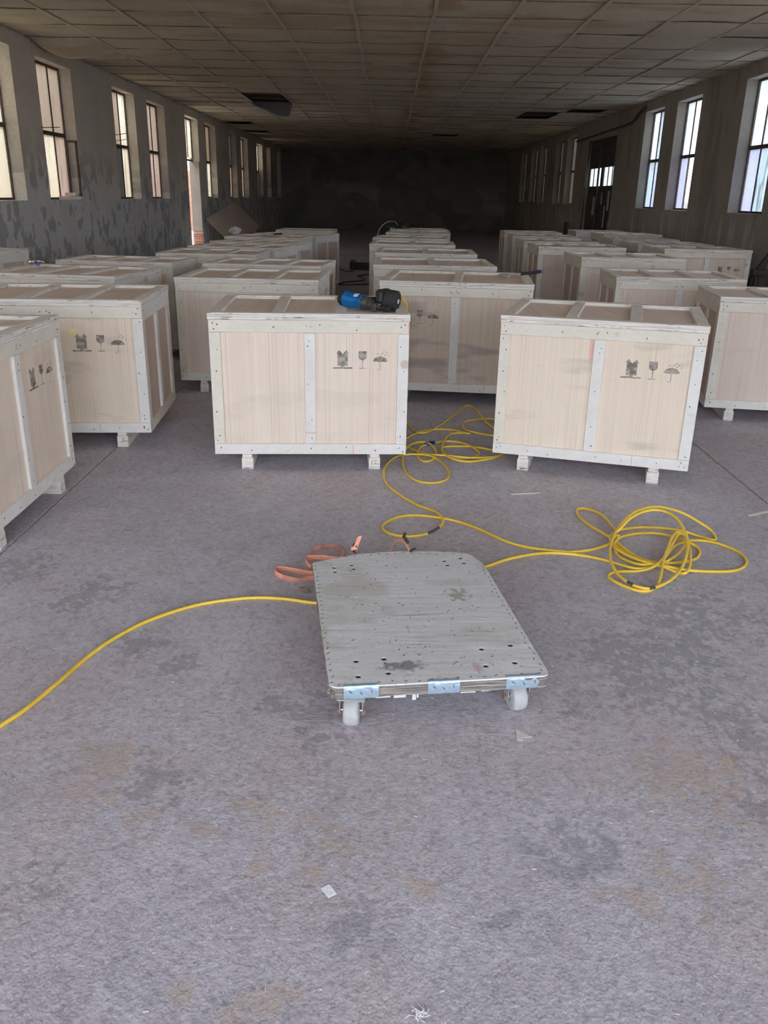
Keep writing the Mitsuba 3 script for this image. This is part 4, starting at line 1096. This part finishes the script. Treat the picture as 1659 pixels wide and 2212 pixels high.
# ------------------------------------------------------------------ coil nail guns
def nail_gun(label, at_, yaw, blue, labelled=True):
    t = thing('nail_gun', label, 'nail gun')
    tw = T().translate(at_).rotate([0, 0, 1], yaw).rotate([0, 1, 0], 3.0 if blue else 0).scale(.84)
    bm = 'm_blue_paint' if blue else 'm_black'
    # own frame: barrel along +x from the cap at 0, lying on its side; z = 0 is the surface it lies on
    A, D = np.array([0, 0, .064]), np.array([1, 0, -.04])
    D = D / np.linalg.norm(D)
    at2 = lambda s_: A + D * s_
    ob('cap', lathe([(0, 0), (0, .030), (.004, .044), (.018, .052), (.034, .054), (.036, .048), (.046, .048), (.046, 0)], at2(-.012), at2(.1), 22), 'm_black_rough', t, smooth=30, to_world=tw)
    prof = [(0, 0), (0, .056), (.004, .060), (.055, .059), (.080, .053), (.100, .050), (.125, .050), (.150, .056), (.160, .058), (.163, .054), (.163, 0)]
    body = lathe(prof, at2(.034), at2(.3), 12)
    ob('body', body, bm, t, smooth=25, to_world=tw)
    ob('gear_case', lathe([(0, 0), (0, .050), (.006, .053), (.03, .050), (.045, .044), (.048, .046), (.058, .046), (.060, .036), (.085, .033), (.085, 0)], at2(.197), at2(.4), 14), 'm_gun_metal', t, smooth=25, to_world=tw)
    ob('nose', trimesh.util.concatenate([chbox(.272, .318, -.026, .020, .010, .066, .006), chbox(.285, .345, -.014, .012, .026, .052, .004), chbox(.30, .325, -.034, -.018, .004, .040, .004)]), 'm_gun_metal', t, to_world=tw)
    h0, h1 = np.array([.150, .03, .060]), np.array([.265, .265, .052])
    ob('grip', tube(spline([at2(.14) + [0, .03, 0], (.175, .10, .062), (.215, .165, .058)]), .024, 14), 'm_black_rough', t, smooth=50, to_world=tw)
    ob('handle', tube(spline([(.205, .150, .060), (.240, .21, .060), (.285, .28, .055)]), [.026] * 6 + [.028] * 6 + [.026], 14), bm, t, smooth=50, to_world=tw)
    # magazine drum: axis to the right and a little forward
    c0, c1 = np.array([.295, .12, .084]), np.array([.405, .145, .078])
    ob('magazine', lathe([(0, 0), (0, .066), (.006, .072), (.030, .074), (.085, .074), (.105, .074), (.112, .066), (.112, 0)], c0, c1, 30), 'm_black_rough', t, smooth=30, to_world=tw)
    ax = (c1 - c0) / np.linalg.norm(c1 - c0)
    ob('magazine_cover', trimesh.util.concatenate([chbox(.275, .335, .02, .17, .060, .158, .016)]), 'm_black', t, to_world=tw)
    ob('pivot', lathe([(0, .006), (0, .017), (.003, .017), (.003, .006)], c1 + ax * .0015, c1 + ax * .1, 20), 'm_white', t, smooth=30, to_world=tw)
    ob('feed_arm', trimesh.util.concatenate([chbox(.315, .40, .02, .075, .012, .05, .008), rod((.33, -.02, .03), (.40, .07, .05), .009, 8)]), 'm_black', t, to_world=tw)
    if labelled:
        # paper label bent over the top of the barrel
        v, f = [], []
        for i in range(5):
            for j in range(2):
                a = math.radians(8 + i * 10)
                rr = .0590 if j else .0525
                p_ = at2(.128 + .042 * j) + np.array([0, -math.sin(a) * rr, math.cos(a) * rr])
                v.append(p_)
        for i in range(4):
            f += [(2 * i, 2 * i + 1, 2 * i + 3), (2 * i, 2 * i + 3, 2 * i + 2)]
        lm = trimesh.Trimesh(np.array(v), f, process=False)
        lb = ob('label', lm, 'm_white', t, to_world=tw, label='white printed label')
    return t


gun_yaw = math.degrees(math.atan2(5.18 - 5.33, -.07 + .31))
nail_gun('blue and black coil nail gun lying on the lid of a front crate', [-.295, 5.345, .9585], gun_yaw, True)
nail_gun('black nail gun on the lid of the last crate in the middle column', [.09, 18.62, .9675], -10, False, False)


# ------------------------------------------------------------------ hammers on the lids
def hammer(label, head, tail, grip_end):
    t = thing('claw_hammer', label, 'hammer')
    a, b = np.array(head, float), np.array(tail, float)
    d = (b - a) / np.linalg.norm(b - a)
    L = np.linalg.norm(b - a)
    side = np.cross(d, [0, 0, 1])
    side /= np.linalg.norm(side)
    ob('shaft', rod(a + d * .01, a + d * L * .45, .009, 10), 'm_steel', t, smooth=50)
    ob('grip', lathe([(0, 0), (0, .011), (.01, .0135), (.05, .0125), (L * .58 - .025, .0155), (L * .58 - .02, .0155), (L * .58 - .02, 0)], a + d * L * .42, b, 16), 'm_black_rough', t, smooth=40)
    ob('grip_end', lathe([(0, 0), (0, .0155), (.018, .016), (.022, .012), (.022, 0)], b - d * .022, b + d * .1, 16), grip_end, t, smooth=40)
    ob('head', lathe([(0, 0), (0, .017), (.004, .0195), (.020, .0195), (.026, .013), (.036, .013), (.042, .018), (.075, .016), (.075, 0)], a + side * .055, a - side * .1, 16), 'm_steel', t, smooth=40)
    cl = []
    for o in (-.008, .008):
        cl.append(tube(spline([a - side * .015 + d * o, a - side * .05 + d * o * 1.3 + [0, 0, .004], a - side * .085 + d * o * 1.6 - [0, 0, .010]]), [.010] * 6 + [.007] * 6 + [.003], 8))
    ob('claw', trimesh.util.concatenate(cl), 'm_steel', t, smooth=40)
    return t


hammer('claw hammer with black and blue grip across the lid of the first middle crate', (1.01, 7.50, .984), (1.36, 7.70, 1.010), 'm_blue_plastic')
hammer('hammer with black grip and blue end on a lid at far left', (-3.28, 8.00, .984), (-3.13, 7.70, .984), 'm_blue_plastic')
hammer('dark hammer lying on a far lid left of the aisle', (-2.00, 14.30, .984), (-1.80, 14.60, .988), 'm_black')

# ------------------------------------------------------------------ smaller things
bl = thing('plastic_scrap', 'crumpled clear plastic scrap on a far crate lid left of the aisle', 'plastic')
cr = trimesh.creation.icosphere(subdivisions=3, radius=1)
nn = meshkit.fbm(cr.vertices * 2.3 + 5, 4, 2)
cr.vertices = cr.vertices * (0.55 + 0.9 * nn)[:, None] * [.10, .08, .06] + [-2.50, 14.2, 1.045]
ob('lump', cr, 'm_plastic_bag', bl)
# large board leaning on the left wall
qa, qb, qc = np.array([-5.36, 25.6, .89]), np.array([-4.62, 26.4, 1.37]), np.array([-3.90, 26.4, .67])
qd = qa + (qc - qb) * 1.255
nq = np.cross(qb - qa, qc - qb)
nq = nq / np.linalg.norm(nq) * .009
lm = trimesh.convex.convex_hull(np.array([q_ + s_ * nq for q_ in (qa, qb, qc, qd) for s_ in (-1, 1)]))
ob('leaning_board', lm, 'm_board_lean', label='large brown board leaning crooked near the left wall past the doorway', cat='board')
# low timber frame on the floor of the aisle
tb = thing('floor_timber', 'low dark timber lying across the far end of the aisle floor', 'timber')
ob('beam', chbox(-.80, .30, 19.9, 20.05, .0, .12, .004), 'm_dark_wood', tb)
ob('beam', chbox(-.80, .30, 20.45, 20.6, .0, .12, .004), 'm_dark_wood', tb)
ob('end_block', chbox(-.90, -.80, 19.85, 20.65, .0, .17, .004), 'm_dark_wood', tb)
for q, c in enumerate(GEN['cab']):
    ob('floor_cable', tube(spline([(a, b, .011) for a, b in c], 6), .010, 6), 'm_hose_dark', label=['dark cable on the aisle floor beside the low timber', 'dark cable snaking over the aisle floor behind the blue nail gun'][q], cat='cable', smooth=60)
ob('thin_hose', tube(spline([(-.20, 14.95, .985), (-.19, 15.2, 1.04), (-.13, 15.7, 1.12), (-.02, 16.6, 1.16), (.10, 17.6, 1.13), (.17, 18.4, 1.04)], 8), .008, 7), 'm_hose_pale', label='thin pale hose arching up above the far middle crates', cat='hose', smooth=60)
# dark sawhorse by the right wall
sh = thing('sawhorse', 'dark wooden sawhorse beside the right wall, next to a crate', 'sawhorse')
ob('top_rail', chbox(5.36, 5.76, 12.72, 12.82, .62, .70, .004), 'm_dark_wood', sh)
for x, y0, y1 in ((5.42, 12.55, 12.74), (5.42, 12.99, 12.80), (5.70, 12.55, 12.74), (5.70, 12.99, 12.80)):
    ob('leg', tube([(x, y0, .01), (x, y1, .66)], .032, 4), 'm_dark_wood', sh)
ob('brace', tube([(5.40, 12.62, .34), (5.72, 12.62, .34)], .024, 4), 'm_dark_wood', sh)
ob('leaning_plank', trimesh.util.concatenate([tube([(5.25, 13.25, .0), (5.74, 12.6, 1.30)], .05, 4)]), 'm_dark_wood', label='dark plank leaning on the right wall over the sawhorse', cat='plank')
# dark chair behind the last crates on the right
chn = thing('dark_chair', 'dark chair standing beyond the farthest crates near the right wall', 'chair')
cx, cy = 4.95, 25.6
ob('seat', chbox(cx - .22, cx + .22, cy - .22, cy + .22, .42, .46, .006), 'm_dark_wood', chn)
ob('backrest', chbox(cx + .16, cx + .22, cy - .22, cy + .22, .50, 1.0, .006), 'm_dark_wood', chn)
for sx in (-1, 1):
    for sy in (-1, 1):
        ob('leg', chbox(cx + sx * .20 - .018, cx + sx * .20 + .018, cy + sy * .20 - .018, cy + sy * .20 + .018, 0, .42 if sx < 0 else .5, .003), 'm_dark_wood', chn)

# litter on the concrete
ob('wood_splinter', plain_box(-.09, .09, -.006, .006, 0, .004), 'm_splinter', label='pale wood splinter on the floor in front of the turned crate', cat='splinter', to_world=T().translate([.825, 4.59, .0005]).rotate([0, 0, 1], 12))
ob('wood_splinter', plain_box(-.075, .075, -.008, .008, 0, .004), 'm_splinter', label='pale wood splinter on the floor right of the hose coil', cat='splinter', to_world=T().translate([2.08, 4.335, .0005]).rotate([0, 0, 1], 28))
lf = Polygon([(-.018, -.032), (-.012, .030), (.034, -.012), (.006, -.016), (.002, -.032)])
m = extrude(lf, .0015)
m.vertices[:, 2] += .10 * (m.vertices[:, 0] ** 2 + m.vertices[:, 1] ** 2) * 4
ob('veneer_chip', m, 'm_veneer', label='small arrow-shaped veneer chip on the floor right of the dolly wheel', cat='chip', to_world=T().translate([.455, 2.25, .001]))
ob('paper_scrap', plain_box(-.012, .012, -.018, .018, 0, .0012), 'm_white', label='small white paper scrap in the front of the floor', cat='paper', to_world=T().translate([-.118, 1.593, .0005]).rotate([0, 0, 1], 35))
r = np.random.default_rng(12)
fz = []
for i in range(26):
    a, l = r.uniform(0, 6.28), r.uniform(.008, .022)
    x, y = r.normal(0, .006, 2)
    fz.append(tube(spline([(x, y, .001 + r.uniform(0, .004)), (x + l * .5 * math.cos(a), y + l * .5 * math.sin(a), r.uniform(.002, .009)), (x + l * math.cos(a + .4), y + l * math.sin(a + .4), r.uniform(.001, .006))], 3), .0005, 4))
ob('fibre_tuft', trimesh.util.concatenate(fz), 'm_white', label='frayed tuft of white fibres at the front edge of the floor', cat='fibres', kind='stuff', to_world=T().translate([.098, 1.262, 0]))
HP = spline(GEN['H1'] + GEN['H3'], 8)
ch = []
for i in range(240):
    x, y = r.uniform(-1.7, 1.9), 1.2 + r.uniform(0, 1) ** 1.4 * 3.6
    s_ = r.uniform(.002, .006)
    if np.min(np.hypot(HP[:, 0] - x, HP[:, 1] - y)) < .03:
        continue
    b = plain_box(-s_, s_, -s_ * r.uniform(.15, .5), s_ * .3, 0, .0012)
    b.apply_transform(trimesh.transformations.rotation_matrix(r.uniform(0, 3.14), [0, 0, 1]))
    b.apply_translation((x, y, .0003))
    ch.append(b)
ob('wood_chips', trimesh.util.concatenate(ch), 'm_splinter', label='tiny pale wood chips scattered over the concrete floor', cat='wood chips', kind='stuff')
